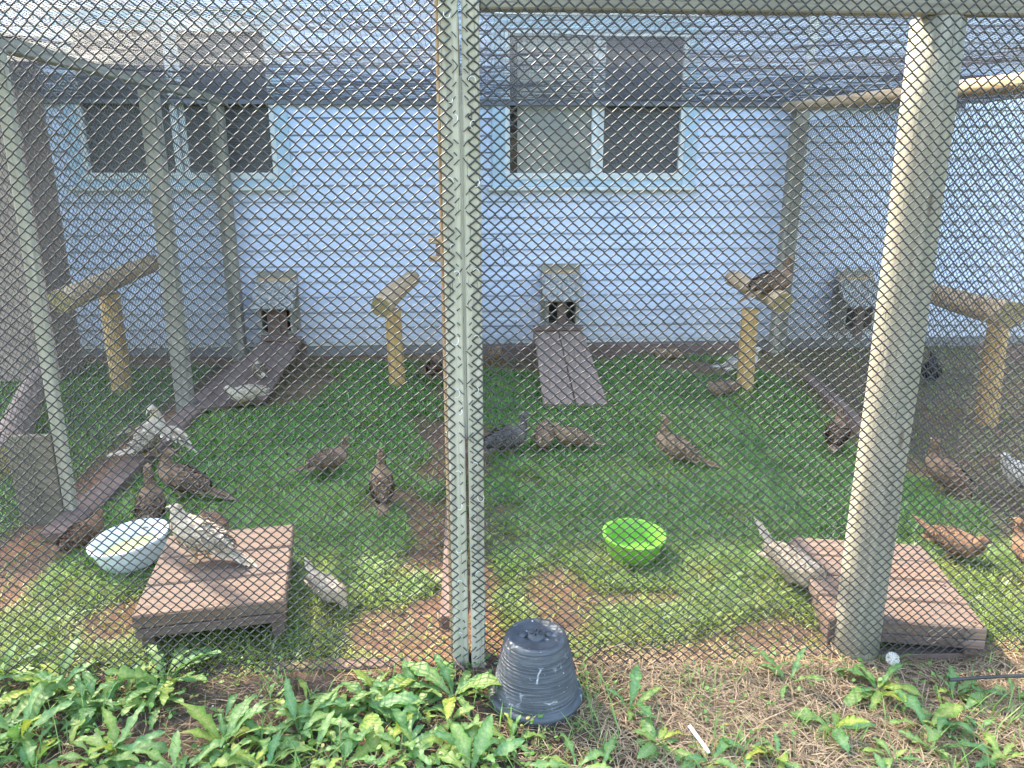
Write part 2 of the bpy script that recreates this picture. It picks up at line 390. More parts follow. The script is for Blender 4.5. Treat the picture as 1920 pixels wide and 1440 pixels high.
def H(x, y): return float(height(np.array([float(x)]), np.array([float(y)]))[0])

def axis(lo, hi, step, far):
    a = np.arange(lo, hi + 1e-6, step); out = []; d = step; p = hi
    while p < far: d *= 1.45; p += d; out.append(p)
    out2 = []; d = step; p = lo
    while p > -far: d *= 1.45; p -= d; out2.append(p)
    return np.concatenate([np.array(out2[::-1]), a, np.array(out)])
gx = axis(-3.6, 3.8, 0.032, 260); gy = axis(-0.9, 4.3, 0.032, 260)
X, Y = np.meshgrid(gx, gy, indexing='ij'); x = X.ravel(); y = Y.ravel()
d = dirt(x, y); h = height(x, y)
soil_c = np.array([0.215, 0.128, 0.085]); turf_c = np.array([0.080, 0.150, 0.040]); front_c = np.array([0.130, 0.088, 0.062]); dry_c = np.array([0.22, 0.150, 0.095])
warm = noise(x, y, 0.35, 21)[:, None]
soil = soil_c * (0.75 + 0.6 * warm) * np.array([1, 1, 1]) + np.array([0.06, 0.012, -0.01]) * sstep(0.5, 0.9, noise(x, y, 0.22, 22))[:, None]
gc = soil * d[:, None] + turf_c * (1 - d)[:, None]
fr = sstep(0.03, -0.03, y)[:, None]
dryf = sstep(0.25, 0.45, x + (noise(x, y, 0.2, 23) - 0.5) * 0.4)[:, None]
gc = gc * (1 - fr) + fr * (front_c * (1 - dryf) + dry_c * dryf) * (0.7 + 0.6 * warm)
outer = sstep(6, 9, np.hypot(x, y - 1.5))[:, None]
gc = gc * (1 - outer) + outer * turf_c
idx = np.arange(len(x)).reshape(X.shape)
F = np.stack([idx[:-1, :-1], idx[1:, :-1], idx[1:, 1:], idx[:-1, 1:]], -1).reshape(-1, 4)
ground = link('ground', mesh_np('ground', np.stack([x, y, h], 1), [F], cols=gc), M['soil'])
tag(ground, kind='structure')

# ------------------------------------------------------------------ grass blades
def blades(n, xs, ys, length, width, lean, colour, segs=2, droop=0.5, z0=None):
    """flat curved blades: (segs+1) pairs, last pair closed to a tip"""
    az = rng.random(n) * 2 * math.pi; L = length; wv = width
    dx, dy = np.cos(az), np.sin(az)
    base = np.stack([xs, ys, height(xs, ys) - 0.002 if z0 is None else z0], 1)
    pts = []; t0 = lean
    p = base.copy(); pts.append(p.copy())
    for s in range(segs):
        th = t0 + droop * (s + 0.5) / segs * (0.6 + 0.8 * rng.random(n))
        step = L / segs
        p = p + np.stack([dx * np.sin(th) * step, dy * np.sin(th) * step, np.cos(th) * step], 1); pts.append(p.copy())
    side = np.stack([-dy, dx, np.zeros(n)], 1)
    V = []; C = []
    for s, q in enumerate(pts[:-1]):
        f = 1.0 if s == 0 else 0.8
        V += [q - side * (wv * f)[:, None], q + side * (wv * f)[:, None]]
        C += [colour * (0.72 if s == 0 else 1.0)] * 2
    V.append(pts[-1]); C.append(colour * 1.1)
    k = len(V); V = np.stack(V, 1).reshape(-1, 3); C = np.stack(C, 1).reshape(-1, 3)
    b = (np.arange(n) * k)[:, None]
    Q = [b + np.array([[2 * s, 2 * s + 1, 2 * s + 3, 2 * s + 2]]) for s in range(segs - 1)]
    T = b + np.array([[2 * (segs - 1), 2 * (segs - 1) + 1, 2 * segs]])
    return V, Q, T, C
def blade_obj(name, parts, mat):
    Vs, Fs, Cs, off = [], [], [], 0
    for V, Q, T, C in parts:
        Vs.append(V); Cs.append(C)
        for q in Q: Fs.append(q + off)
        Fs.append(T + off); off += len(V)
    return link(name, mesh_np(name, np.vstack(Vs), Fs, cols=np.vstack(Cs), smooth=False), mat)
def scatter(n, x0, x1, y0, y1, keep):
    xs = x0 + (x1 - x0) * rng.random(n); ys = y0 + (y1 - y0) * rng.random(n)
    m = rng.random(n) < keep(xs, ys); return xs[m], ys[m]
def grass_col(xs, ys, n):
    a = noise(xs, ys, 0.30, 31); b = noise(xs, ys, 0.07, 32); f = sstep(1.0, 0.1, ys) * 0.5  # f: yellower towards the front, sunlit warmth put into the blade colour
    lush = np.array([0.155, 0.330, 0.065]); mid = np.array([0.235, 0.410, 0.080]); yel = np.array([0.33, 0.33, 0.075])
    t = np.clip((a - 0.35) * 1.7, 0, 1)[:, None]; c = lush * (1 - t) + mid * t
    ty = np.clip(f * (0.45 + b) + (b > 0.80) * 0.4 + (rng.random(n) < 0.06) * 0.5 + np.clip(dirt(xs, ys), 0, 1) * 0.5, 0, 1)[:, None]
    c = c * (1 - ty) + yel * ty
    pale = (rng.random(n) < 0.12)[:, None]; c = np.where(pale, np.array([0.36, 0.43, 0.26]), c)
    return c * (0.50 + 0.8 * rng.random(n) ** 1.3)[:, None]
parts = []
def lawn(n, x0, x1, y0, y1, dens=1.0, hmul=1.0, sparse=0.0):
    tuft = lambda X_, Y_: np.clip((1 - dirt(X_, Y_)) ** 1.3, 0.07 + sparse, 1) * np.clip(0.35 + 1.3 * noise(X_, Y_, 0.09, 33), 0, 1) * dens
    xs, ys = scatter(n, x0, x1, y0, y1, tuft); m = len(xs)
    cl = noise(xs, ys, 0.13, 34)
    L = (0.030 + 0.045 * rng.random(m) + 0.030 * cl) * hmul * (1 - 0.35 * dirt(xs, ys))
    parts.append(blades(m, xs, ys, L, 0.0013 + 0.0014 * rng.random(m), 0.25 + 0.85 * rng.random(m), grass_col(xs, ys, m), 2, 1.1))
lawn(170000, -1.75, 2.25, 0.03, 1.7)
lawn(120000, -1.75, 2.25, 1.7, 4.1)
lawn(26000, -3.5, -1.8, 0.3, 4.1, 0.9, 1.1)
lawn(60000, 2.25, 4.2, 0.0, 4.1, 0.8, 1.2, 0.30)
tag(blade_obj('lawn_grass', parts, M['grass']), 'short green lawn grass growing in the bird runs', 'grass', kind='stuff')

# straw and dead stems lying about
parts = []
def straw(n, x0, x1, y0, y1, keep, L0, L1, cmul=1.0, flat=1.35):
    xs, ys = scatter(n, x0, x1, y0, y1, keep); m = len(xs)
    c = np.array([0.44, 0.315, 0.195]) * (0.45 + 0.8 * rng.random(m))[:, None] * cmul
    parts.append(blades(m, xs, ys, L0 + (L1 - L0) * rng.random(m), 0.0007 + 0.0008 * rng.random(m), flat + 0.25 * rng.random(m), c, 3, 0.35, z0=height(xs, ys) + 0.004 + 0.012 * rng.random(m)))
straw(15000, 0.1, 2.2, -0.75, 0.05, lambda a, b: np.clip(0.25 + 0.75 * sstep(0.2, 0.5, a), 0, 1), 0.03, 0.10)
straw(7000, -1.8, 0.3, -0.75, 0.03, lambda a, b: 0.55 + 0 * a, 0.03, 0.09, 0.7)
straw(1300, -1.75, 2.3, 0.05, 4.1, lambda a, b: 0.12 + 0.88 * np.clip(dirt(a, b), 0, 1), 0.03, 0.12)
straw(700, -1.2, 2.3, 3.55, 4.05, lambda a, b: 1 + 0 * a, 0.05, 0.16, 1.25)
straw(4000, 2.2, 3.8, 0.2, 4.05, lambda a, b: 1 + 0 * a, 0.04, 0.14, 1.1)
straw(500, -1.75, -1.1, 2.5, 3.9, lambda a, b: 1 + 0 * a, 0.05, 0.15, 0.9)
tag(blade_obj('straw_litter', parts, M['straw']), 'dry straw and dead stems littering the soil', 'straw', kind='stuff')

# clods and crumbs on the bare soil
def clods():
    n = 9000; xs = -3.4 + 7.2 * rng.random(n); ys = -0.75 + 4.8 * rng.random(n)
    keep = rng.random(n) < np.where(ys < 0.02, 0.9, np.clip(dirt(xs, ys), 0, 1)); xs, ys = xs[keep], ys[keep]; n = len(xs)
    base = np.array([(1, 0, 0), (-1, 0, 0), (0, 1, 0), (0, -1, 0), (0, 0, 0.8), (0, 0, -0.8)], float)
    T = np.array([(0, 2, 4), (2, 1, 4), (1, 3, 4), (3, 0, 4), (2, 0, 5), (1, 2, 5), (3, 1, 5), (0, 3, 5)])
    r = 0.002 + 0.007 * rng.random(n) ** 3
    V = base[None] * (0.6 + 0.8 * rng.random((n, 6, 1))) * r[:, None, None]
    a = rng.random(n) * 6.28; ca, sa = np.cos(a)[:, None], np.sin(a)[:, None]
    V = np.stack([V[..., 0] * ca - V[..., 1] * sa, V[..., 0] * sa + V[..., 1] * ca, V[..., 2]], -1) + np.stack([xs, ys, height(xs, ys) + r * 0.3], 1)[:, None]
    tone = (0.5 + 0.9 * rng.random(n))[:, None, None] * np.array([0.23, 0.155, 0.11]); pale = rng.random(n) < 0.04
    tone = np.where(pale[:, None, None], np.array([0.45, 0.42, 0.37]), tone)
    o = link('soil_crumbs', mesh_np('soil_crumbs', V.reshape(-1, 3), [(np.arange(n) * 6)[:, None, None] .repeat(8, 1).reshape(-1, 1) + np.tile(T, (n, 1))], cols=np.broadcast_to(tone, (n, 6, 3)).reshape(-1, 3), smooth=False), M['straw'])
    tag(o, 'crumbs of soil and small stones on the bare ground', 'soil', kind='stuff')
clods()
# ------------------------------------------------------------------ the house
WY = 4.15
house = thing('house', 'single storey house with pale blue vinyl siding and two sliding windows', 'house', (0, WY, 0))
COURSE = 0.1225
def siding_piece(x0, x1, z, dy=0.0):
    # lap profile (y towards the camera is negative), in house space
    pr = [(0.0, 0.0), (-0.025, 0.0), (-0.026, 0.003), (-0.0225, 0.050), (-0.0185, 0.058), (-0.0165, COURSE - 0.012), (-0.002, COURSE - 0.011), (0.0, COURSE - 0.001)]
    k = len(pr); V = [(xx, p[0] + dy, z + p[1]) for xx in (x0, x1) for p in pr]
    F = [[i, (i + 1) % k, k + (i + 1) % k, k + i] for i in range(k)]
    me = bpy.data.meshes.new('siding_board'); me.from_pydata(V, [], F + [list(range(k - 1, -1, -1)), list(range(k, 2 * k))]); me.update()
    link('siding_board', me, M['siding'], house)
WIN = [(-2.82, -1.40, 1.415, 2.435), (0.315, 1.70, 1.412, 2.43)]   # openings x0 x1 z0 z1
CS = 0.10
i = 0
while 0.10 + i * COURSE < 3.80:
    z = 0.10 + i * COURSE; zc = z + COURSE / 2
    segs = [(-6.0, 2.60)]
    for (a, b, c, dd) in WIN:
        if c - CS < zc < dd + CS:
            new = []
            for s in segs:
                if s[0] < a - CS + 0.02 and s[1] > b + CS - 0.02: new += [(s[0], a - CS + 0.01), (b + CS - 0.01, s[1])]
                else: new.append(s)
            segs = new
    cut = []
    for s in segs:
        if s[1] - s[0] > 2.4:
            xm = s[0] + (s[1] - s[0]) * rnd.uniform(0.3, 0.7); cut += [(s[0], xm), (xm + 0.004, s[1])]
        else: cut.append(s)
    for s in cut: siding_piece(s[0], s[1], z + rnd.uniform(-0.0008, 0.0008), rnd.uniform(-0.0012, 0.0))
    siding_piece(2.68, 6.5, z - 0.045, 0.03)
    i += 1
board('corner_trim', (0.075, 0.05, 3.75), (2.64, 0.0, 2.0), M['white_trim'], house)
board('starter_strip', (8.6, 0.02, 0.03), (-1.7, -0.004, 0.083), M['white_trim'], house)
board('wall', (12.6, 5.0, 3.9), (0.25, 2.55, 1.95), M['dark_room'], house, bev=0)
board('foundation', (12.6, 0.05, 0.35), (0.25, 0.02, -0.10), M['concrete'], house, bev=0)
roof = board('roof', (13.4, 3.4, 0.12), (0.25, 0.85, 4.50), M['roof'], house, rot=(R(20), 0, 0))
board('soffit', (13.4, 0.80, 0.03), (0.25, -0.37, 3.88), M['soffit'], house)
board('gutter', (13.4, 0.10, 0.12), (0.25, -0.75, 3.88), M['white_trim'], house)
def window(x0, x1, z0, z1, mull, dark_left):
    wdw = bpy.data.objects.new('window', None); col.objects.link(wdw); wdw.parent = house
    cx, cz = (x0 + x1) / 2, (z0 + z1) / 2; wdw.location = (cx, 0, z0); hw = (x1 - x0) / 2; hh = z1 - z0
    def b(name, sx, sy, sz, lx, ly, lz, m, **k): return board(name, (sx, sy, sz), (lx, ly, lz), m, wdw, **k)
    # casing
    b('casing', CS, 0.05, hh + 2 * CS, -hw - CS / 2, -0.012, hh / 2, M['blue_trim']); b('casing', CS, 0.05, hh + 2 * CS, hw + CS / 2, -0.012, hh / 2, M['blue_trim'])
    b('casing', 2 * hw, 0.047, CS, 0, -0.012, hh + CS / 2, M['blue_trim']); b('casing', 2 * hw, 0.047, CS * 0.55, 0, -0.012, -CS * 0.72, M['blue_trim'])
    b('sill', 2 * hw + 2 * CS + 0.06, 0.085, 0.028, 0, -0.030, -CS - 0.014, M['white_trim'])
    b('drip_edge', 2 * hw + 2 * CS, 0.06, 0.02, 0, -0.02, hh + CS + 0.01, M['white_trim'])
    # white frame
    t = 0.038
    b('frame', t, 0.06, hh, -hw + t / 2, -0.006, hh / 2, M['white_trim']); b('frame', t, 0.06, hh, hw - t / 2, -0.006, hh / 2, M['white_trim'])
    b('frame', 2 * hw - 2 * t, 0.057, t, 0, -0.006, hh - t / 2, M['white_trim']); b('frame', 2 * hw, 0.07, 0.05, 0, -0.010, -0.022, M['white_trim'])
    mx = mull - cx
    b('mullion', 0.052, 0.05, hh - t, mx, -0.004, (hh - t) / 2, M['white_trim'])
    b('sash_stile', 0.045, 0.03, hh - t, mx + 0.05, 0.012, (hh - t) / 2, M['white_trim'])
    # panes
    def sheet(name, xa, xb, yy, m, n=2, amp=0.0):
        xs = np.linspace(xa, xb, n); V = np.array([(q, yy + amp * math.sin(q * 60) + amp * 0.5 * math.sin(q * 23), zz) for zz in (0.003, hh - t) for q in xs])
        F = np.array([[j, j + 1, n + j + 1, n + j] for j in range(n - 1)])
        return link(name, mesh_np(name, V, [F]), m, wdw)
    lx0, lx1, rx0, rx1 = -hw + t, mx - 0.026, mx + 0.026, hw - t
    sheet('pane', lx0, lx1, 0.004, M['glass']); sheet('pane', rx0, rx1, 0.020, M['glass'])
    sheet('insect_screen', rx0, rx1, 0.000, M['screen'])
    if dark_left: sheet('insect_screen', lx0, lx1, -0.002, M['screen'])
    return sheet, lx0, lx1, rx0, rx1
# the wall block stands 5 cm behind the siding, curtains hang in that gap
s, a, b_, c, dd = window(*WIN[1], 0.985 + 0.02, False)
s('curtain', a + 0.06, b_, 0.034, M['curtain'], 60, 0.003)
s('curtain', c + 0.04, c + 0.12, 0.036, M['copper'], 12, 0.003)
s, a, b_, c, dd = window(*WIN[0], -2.13, True)

# ground timber along the wall
tb = thing('landscape_timber', 'brown timber lying along the foot of the blue house wall', 'timber', (0, 4.02, 0))
beam('beam', (0.05, 0, 0.03), (2.35, 0.0, 0.03), 0.09, 0.11, M['timber'], tb)

# ------------------------------------------------------------------ chain link
def chain(u_len, z0, z1, W=0.0316, Hc=0.030, rw=0.0016, subs=3, warp=0.010, seed=1, edges=(0, 0)):
    """returns polylines in (u, v, z): u along the panel, v out of it; zigzag wires"""
    a = W / 2; ncol = int(u_len / a); hz = Hc / 2; nseg = int((z1 - z0) / hz)
    if subs == 1: us = np.array([0.0])
    elif subs == 2: us = np.array([0.0, 0.5])
    else: us = np.array([0.0, 0.22, 0.5, 0.78])
    k = nseg * len(us) + 1
    s = np.concatenate([np.arange(nseg)[:, None] + us[None, :]], 0).ravel(); s = np.append(s, nseg)
    seg = np.floor(s + 1e-9).astype(int); fr = s - seg
    P = np.zeros((ncol, k, 3))
    for c in range(ncol):
        par = (seg + c) % 2
        prof = (0.45 * fr + 0.55 * (0.5 - 0.5 * np.cos(np.pi * fr))) if subs > 2 else fr
        xx = np.where(par == 0, prof, 1 - prof)           # 0..1 across the column
        ext = (fr < 1e-6)
        xx = np.where(ext, np.where(par == 0, -0.05, 1.05), xx)
        vv = np.where(ext, 0.0, np.where(par == 0, 1.0, -1.0)) * rw * 0.9
        P[c, :, 0] = (c + xx) * a; P[c, :, 1] = vv; P[c, :, 2] = z0 + s * hz
    if warp:
        u, z = P[..., 0], P[..., 2]
        du = (noise(u, z, 0.35, seed + 50) - 0.5) * 2 * warp; dz = (noise(u, z, 0.45, seed + 51) - 0.5) * 2.4 * warp
        jit = (noise(u, z, 0.03, seed + 52) - 0.5) * 0.0022; jit2 = (noise(u, z, 0.03, seed + 54) - 0.5) * 0.0022
        dv = (noise(u, z, 0.5, seed + 53) - 0.5) * 2 * warp
        P[..., 0] += du + jit; P[..., 2] += dz + jit2; P[..., 1] += dv
    return P
def chain_obj(name, P, origin, direction, r, mat, parent, sides=4):
    """map (u,v,z) to the world: u along direction, v to its left-hand normal"""
    dx, dy = direction
    Wd = np.stack([origin[0] + P[..., 0] * dx + P[..., 1] * dy, origin[1] + P[..., 0] * dy - P[..., 1] * dx, P[..., 2]], -1)
    V, F = tubes(Wd, r, sides)
    o = link(name, mesh_np(name, V, [F]), mat, parent); tag(o, kind='stuff'); return o

# --- left front panel
YF = -0.026
pl = thing('chain_link_fence', 'left chain link panel of black wire on a pale pine frame', 'fence')
beam('frame_post', (-0.032, 0.022, -0.02), (-0.032, 0.022, 2.12), 0.088, 0.046, M['treated'], pl)
beam('top_rail', (-2.35, 0.022, 2.08), (-0.056, 0.022, 2.08), 0.038, 0.088, M['treated'], pl)
beam('lit_edge_strip', (-0.060, 0.055, -0.02), (-0.060, 0.055, 2.02), 0.05, 0.010, M['log'], pl)  # warm strip added to colour the post's side edge as sunlit
P = chain(2.24, 0.012, 2.10, seed=1); P[..., 0] = P[..., 0]
# ragged cut edge: the last columns lose pieces
chain_obj('chain_link_mesh', P, (-2.26, YF - 0.002), (1, 0), 0.0021, M['wire'], pl)
# --- right front panel
pr_ = thing('chain_link_fence', 'right chain link panel of black wire with a low top rail', 'fence')
beam('frame_post', (0.020, 0.022, -0.02), (0.020, 0.022, 2.12), 0.088, 0.042, M['treated'], pr_)
beam('top_rail', (0.043, 0.012, 1.845), (2.6, 0.012, 1.845), 0.045, 0.088, M['treated_grey'], pr_)
P = chain(2.55, 0.0, 2.08, W=0.0312, Hc=0.0292, seed=5)
chain_obj('chain_link_mesh', P, (0.012, YF - 0.002), (1, 0), 0.0021, M['wire'], pr_)
# loose cut ends and staples on the two posts
def staples(parent, xs, n, seed):
    rg = np.random.default_rng(seed); pts = []
    for q in range(n):
        z = 0.1 + (q + rg.random() * 0.8) * 1.85 / n; x0 = xs + rg.normal() * 0.004; a = rg.random() * 6.28; r = 0.006 + 0.004 * rg.random()
        th = np.linspace(a, a + 2.6 + rg.random() * 1.5, 7)
        pts.append(np.stack([x0 + r * np.cos(th), np.full(7, YF - 0.004) - 0.003 * np.sin(np.linspace(0, 3.14, 7)), z + 1.3 * r * np.sin(th)], 1))
    V, F = tubes(np.array(pts), 0.0008, 5); o = link('wire_staples', mesh_np('wire_staples', V, [F]), M['steel'], parent); tag(o, kind='stuff')
def barbs(parent, xs, sgn, n, seed):
    rg = np.random.default_rng(seed); pts = []
    for q in range(n):
        z = 0.05 + q * 2.0 / n; l = 0.006 + 0.010 * rg.random(); s_ = 1 if rg.random() < 0.5 else -1
        pts.append(np.array([(xs, YF, z), (xs + sgn * l * 0.6, YF - 0.002, z + s_ * l * 0.6), (xs + sgn * l, YF - 0.003, z + s_ * l * (0.8 + 0.4 * rg.random()))]))
    V, F = tubes(np.array(pts), 0.0015, 5); o = link('cut_wire_ends', mesh_np('cut_wire_ends', V, [F]), M['wire'], parent); tag(o, kind='stuff')
staples(pl, -0.030, 15, 2); staples(pr_, 0.026, 11, 4)
barbs(pl, -0.024, 1, 66, 6); barbs(pr_, 0.014, -1, 66, 8)
# --- round post standing inside the right panel
bp = log('fence_post', (1.209, 0.050, -0.1), (1.209, 0.050, 1.80), 0.072, 0.064, [M['roundpost'], M['end']], None, 12)
tag(bp, 'thick round grey wooden post behind the right chain link panel', 'post')
# --- timbers on the ground under the front mesh
ft = thing('landscape_timber', 'pinkish weathered timber under the bottom edge of the front mesh', 'timber', (0, 0.035, 0))
beam('beam', (-2.3, 0, -0.027), (-0.08, 0, -0.030), 0.05, 0.06, M['timber'], ft); beam('beam', (0.07, 0, -0.036), (2.3, 0, -0.075), 0.05, 0.06, M['timber'], ft)

# --- left divider
XL = -1.75
dl = thing('divider_fence', 'left divider of grey posts and mesh running back to the house', 'fence')
beam('post', (-1.700, 1.13, -0.05), (-1.690, 1.13, 1.86), 0.042, 0.042, M['treated'], dl)
M['kick'] = wood('kick_board_wood', (0.13, 0.105, 0.07), (0.20, 0.165, 0.115), (0.26, 0.22, 0.16), 'x', 0.85)
beam('kick_board', (-1.90, 1.115, 0.17), (-1.722, 1.115, 0.17), 0.03, 0.42, M['kick'], dl)
beam('post', (-1.735, 2.64, -0.05), (-1.735, 2.64, 1.86), 0.088, 0.088, M['treated_grey'], dl)
beam('post', (-1.79, 4.03, -0.05), (-1.79, 4.03, 1.90), 0.088, 0.095, M['treated_grey'], dl)
beam('top_rail', (-1.735, 0.3, 1.89), (-1.735, 4.06, 1.925), 0.05, 0.07, M['treated_grey'], dl)
beam('base_timber', (-1.655, 0.9, 0.010), (-1.68, 3.9, 0.02), 0.12, 0.06, M['timber'], dl)
P = chain(4.0, 0.03, 1.86, W=0.036, Hc=0.034, subs=1, seed=9)
chain_obj('chain_link_mesh', P, (-1.79, 0.10), (0, 1), 0.0018, M['wire_old'], dl, 3)
# --- middle divider, seen edge on behind the two posts
dm = thing('divider_fence', 'middle divider of mesh seen edge on behind the centre posts', 'fence')
beam('post', (-0.030, 2.05, -0.05), (-0.030, 2.05, 1.88), 0.07, 0.05, M['treated'], dm); beam('post', (-0.03, 4.03, -0.05), (-0.03, 4.03, 1.90), 0.08, 0.07, M['treated'], dm)
beam('top_rail', (-0.03, 0.12, 1.90), (-0.03, 4.06, 1.925), 0.04, 0.06, M['treated'], dm)
beam('base_timber', (-0.07, 0.2, 0.012), (-0.07, 3.95, 0.015), 0.06, 0.06, M['timber'], dm)
P = chain(3.9, 0.03, 1.87, W=0.036, Hc=0.034, subs=1, seed=15, warp=0.003)
chain_obj('chain_link_mesh', P, (-0.030, 0.12), (0, 1), 0.0014, M['wire_old'], dm, 3)
# --- right divider
dr = thing('divider_fence', 'right divider with a peeled log rail and fine mesh', 'fence')
A, B = Vector((2.17, 0.05, 0)), Vector((2.52, 4.02, 0))
log('top_rail', A + Vector((0.10, 0, 1.73)), B + Vector((-0.08, 0, 1.90)), 0.045, 0.038, [M['log'], M['end']], dr, 31)
beam('post', (2.53, 4.0, -0.05), (2.55, 4.0, 1.93), 0.10, 0.11, M['treated_grey'], dr)
log('post', (2.21, 0.02, -0.05), (2.21, 0.02, 1.9), 0.06, 0.055, [M['roundpost'], M['end']], dr, 33)
u = (B - A).normalized()
P = chain((B - A).length, 0.02, 1.78, W=0.034, Hc=0.032, subs=1, seed=19, warp=0.012)
chain_obj('chain_link_mesh', P, (A.x, A.y), (u.x, u.y), 0.0020, M['wire_old'], dr, 3)
beam('base_timber', A + Vector((0.07, 1.9, 0.0)), B + Vector((-0.10, -0.9, 0.01)), 0.08, 0.06, M['timber'], dr)

# ------------------------------------------------------------------ overhead net
def net():
    cell = 0.020; xs = np.arange(-3.6, 4.0, cell); ys = np.arange(0.0, WY - 0.03, cell)
    def surf(x, y):
        z = 1.90 + 0.035 * (y / WY)
        z = z + 0.008 * np.sin(x * 2.1 + 0.6) * np.sin(np.pi * y / WY) + (noise(x, y, 0.35, 61) - 0.5) * 0.022 * np.sin(np.pi * y / WY) ** 0.6
        x2 = x + (noise(x, y, 0.25, 62) - 0.5) * 0.06 + (noise(x, y, 0.05, 63) - 0.5) * 0.014
        y2 = y + ((noise(x, y, 0.25, 64) - 0.5) * 0.06 + (noise(x, y, 0.05, 65) - 0.5) * 0.014) * np.sin(np.pi * np.clip(y / WY, 0, 1)) ** 0.3
        return np.stack([x2, y2, z + (noise(x, y, 0.06, 66) - 0.5) * 0.006], -1)
    t = np.linspace(0, WY - 0.03, 84); Xg, Yg = np.meshgrid(xs, t, indexing='ij'); V1, F1 = tubes(surf(Xg, Yg), 0.00105, 3)
    t = np.linspace(-3.6, 4.0, 150); Yg, Xg = np.meshgrid(ys, t, indexing='ij'); V2, F2 = tubes(surf(Xg, Yg), 0.00105, 3)
    me = mesh_np('overhead_net', np.vstack([V1, V2]), [F1, F2 + len(V1)])
    o = link('overhead_net', me, M['net'])
    tag(o, 'fine black bird netting stretched overhead from fence to house wall', 'net')
net()
ed = thing('net_batten', 'dark horizontal batten holding the net edge on the house wall', 'batten', (0, WY - 0.035, 1.925))
beam('batten', (-3.5, 0, 0), (3.9, 0, 0), 0.035, 0.045, M['rope'], ed)

# ------------------------------------------------------------------ perches
def perch(name_label, base, top, near, far, r, seed, group='log perches'):
    t = thing('log_perch', name_label, 'perch', base, group=group)
    o = Vector(base)
    log('post', Vector((0, 0, -0.08)), Vector(top) - o, r * 0.98, r * 0.92, [M['logpost'], M['end']], t, seed)
    log('cross_log', Vector(near) - o, Vector(far) - o, r * 1.08, r * 0.95, [M['log'], M['end']], t, seed + 1)
    return t
b0 = g(745, 722)
perch('log perch in the left run, its cut end facing the camera', b0, (b0.x - 0.005, b0.y, 0.53), yp(713, 577, 2.82), yp(772, 520, 3.50), 0.060, 41)
b0 = g(1397, 733)
perch('log perch in the right run with a speckled bird sitting on it', b0, (b0.x - 0.005, b0.y + 0.02, 0.56), yp(1470, 570, 2.50), yp(1374, 520, 3.12), 0.060, 45)
b0 = g(228, 733)
perch('log perch beyond the left divider', b0, (b0.x + 0.01, b0.y, 0.66), yp(112, 566, 2.62), yp(290, 492, 3.75), 0.066, 49)
b0 = g(1848, 790)
perch('log perch beyond the right divider', b0, (b0.x - 0.02, b0.y, 0.60), yp(1898, 592, 1.72), yp(1728, 545, 2.72), 0.064, 53)
# pale log lying in the far left run
pl_ = log('fallen_log', g(2, 868, 0.08), g(78, 700, 0.16), 0.085, 0.07, [M['ramp'], M['end']], None, 57)
tag(pl_, 'pale log lying on the ground beyond the left divider', 'log')
# brown cabinet
cb = thing('brown_coop', 'tall brown plywood coop at the far left edge', 'coop', (yp(92, 560, 3.39).x - 0.23, 3.55, 0))
board('side_panel', (0.46, 0.02, 2.1), (0, -0.16, 1.06), M['plywood'], cb); board('back_panel', (0.46, 0.02, 2.1), (0, 0.16, 1.06), M['plywood'], cb)
board('door_panel', (0.02, 0.30, 2.08), (0.22, 0, 1.05), M['plywood'], cb); board('roof', (0.56, 0.42, 0.03), (0, 0, 2.13), M['plywood'], cb)
# small wooden block fixed to the divider
wb = thing('wooden_bracket', 'small tan wooden bracket fixed to the middle divider beside the centre posts', 'bracket', yp(822, 468, 2.05))
board('slat', (0.10, 0.05, 0.028), (0.0, 0, 0.045), M['log'], wb); board('slat', (0.10, 0.05, 0.028), (0.0, 0, -0.045), M['log'], wb); board('block', (0.05, 0.04, 0.062), (0.012, 0.004, 0), M['ramp'], wb)
hk = tube_obj('wire_hook', [yp(905, 448, 2.05), yp(938, 447, 2.05), yp(942, 456, 2.05), yp(946, 492, 2.05)], 0.0015, M['wire_old']); tag(hk, 'thin bent wire hook sticking out right of the centre posts', 'hook')

# ------------------------------------------------------------------ feeder boxes and ramps
def feeder(label, cx, cy, z0, flip=False, brown=False):
    t = thing('feeder_box', label, 'feeder', (cx, cy, z0), group='wall feeder boxes')
    wd = 0.29; y0 = 0.0
    board('back_board', (wd + 0.02, 0.02, 0.46), (0, 0.08, 0.22), M['treated_grey'], t, rot=(0, 0, 0))
    for s in (-1, 1): board('side_board', (0.018, 0.15, 0.22), (s * 0.115, 0.0, 0.10), M['treated_grey'], t)
    board('bottom_board', (0.25, 0.16, 0.018), (0, 0, -0.018), M['treated_grey'], t)
    board('dark_inset', (0.21, 0.012, 0.20), (0, 0.05, 0.10), M['dark_room'], t, bev=0)  # near-black sheet, shade inside the opening put into its colour
    board('hinge_strip', (wd - 0.01, 0.03, 0.028), (0, 0.052, 0.385), M['log'], t)
    lid = board('lid', (wd + 0.03, 0.30, 0.022), (0.0, -0.055, 0.285), M['shingle'], t, rot=(R(40), 0, 0))
    board('divider_post', (0.07, 0.03, 0.26), (-0.005, -0.09, 0.05), M['brown'], t)
    if brown: board('front_board', (0.15, 0.02, 0.20), (0.01, -0.075, 0.06), M['brown'], t)
    return t
feeder('grey shingled feeder box on the wall above the two board ramp', 0.755, 4.03, 0.27)
feeder('grey shingled feeder box on the wall above the brown ramp with pale birds', -1.47, 4.03, 0.23, brown=True)
t = feeder('grey feeder box with dark opening beyond the right divider', yp(1612, 590, 3.95).x, 4.03, 0.20)
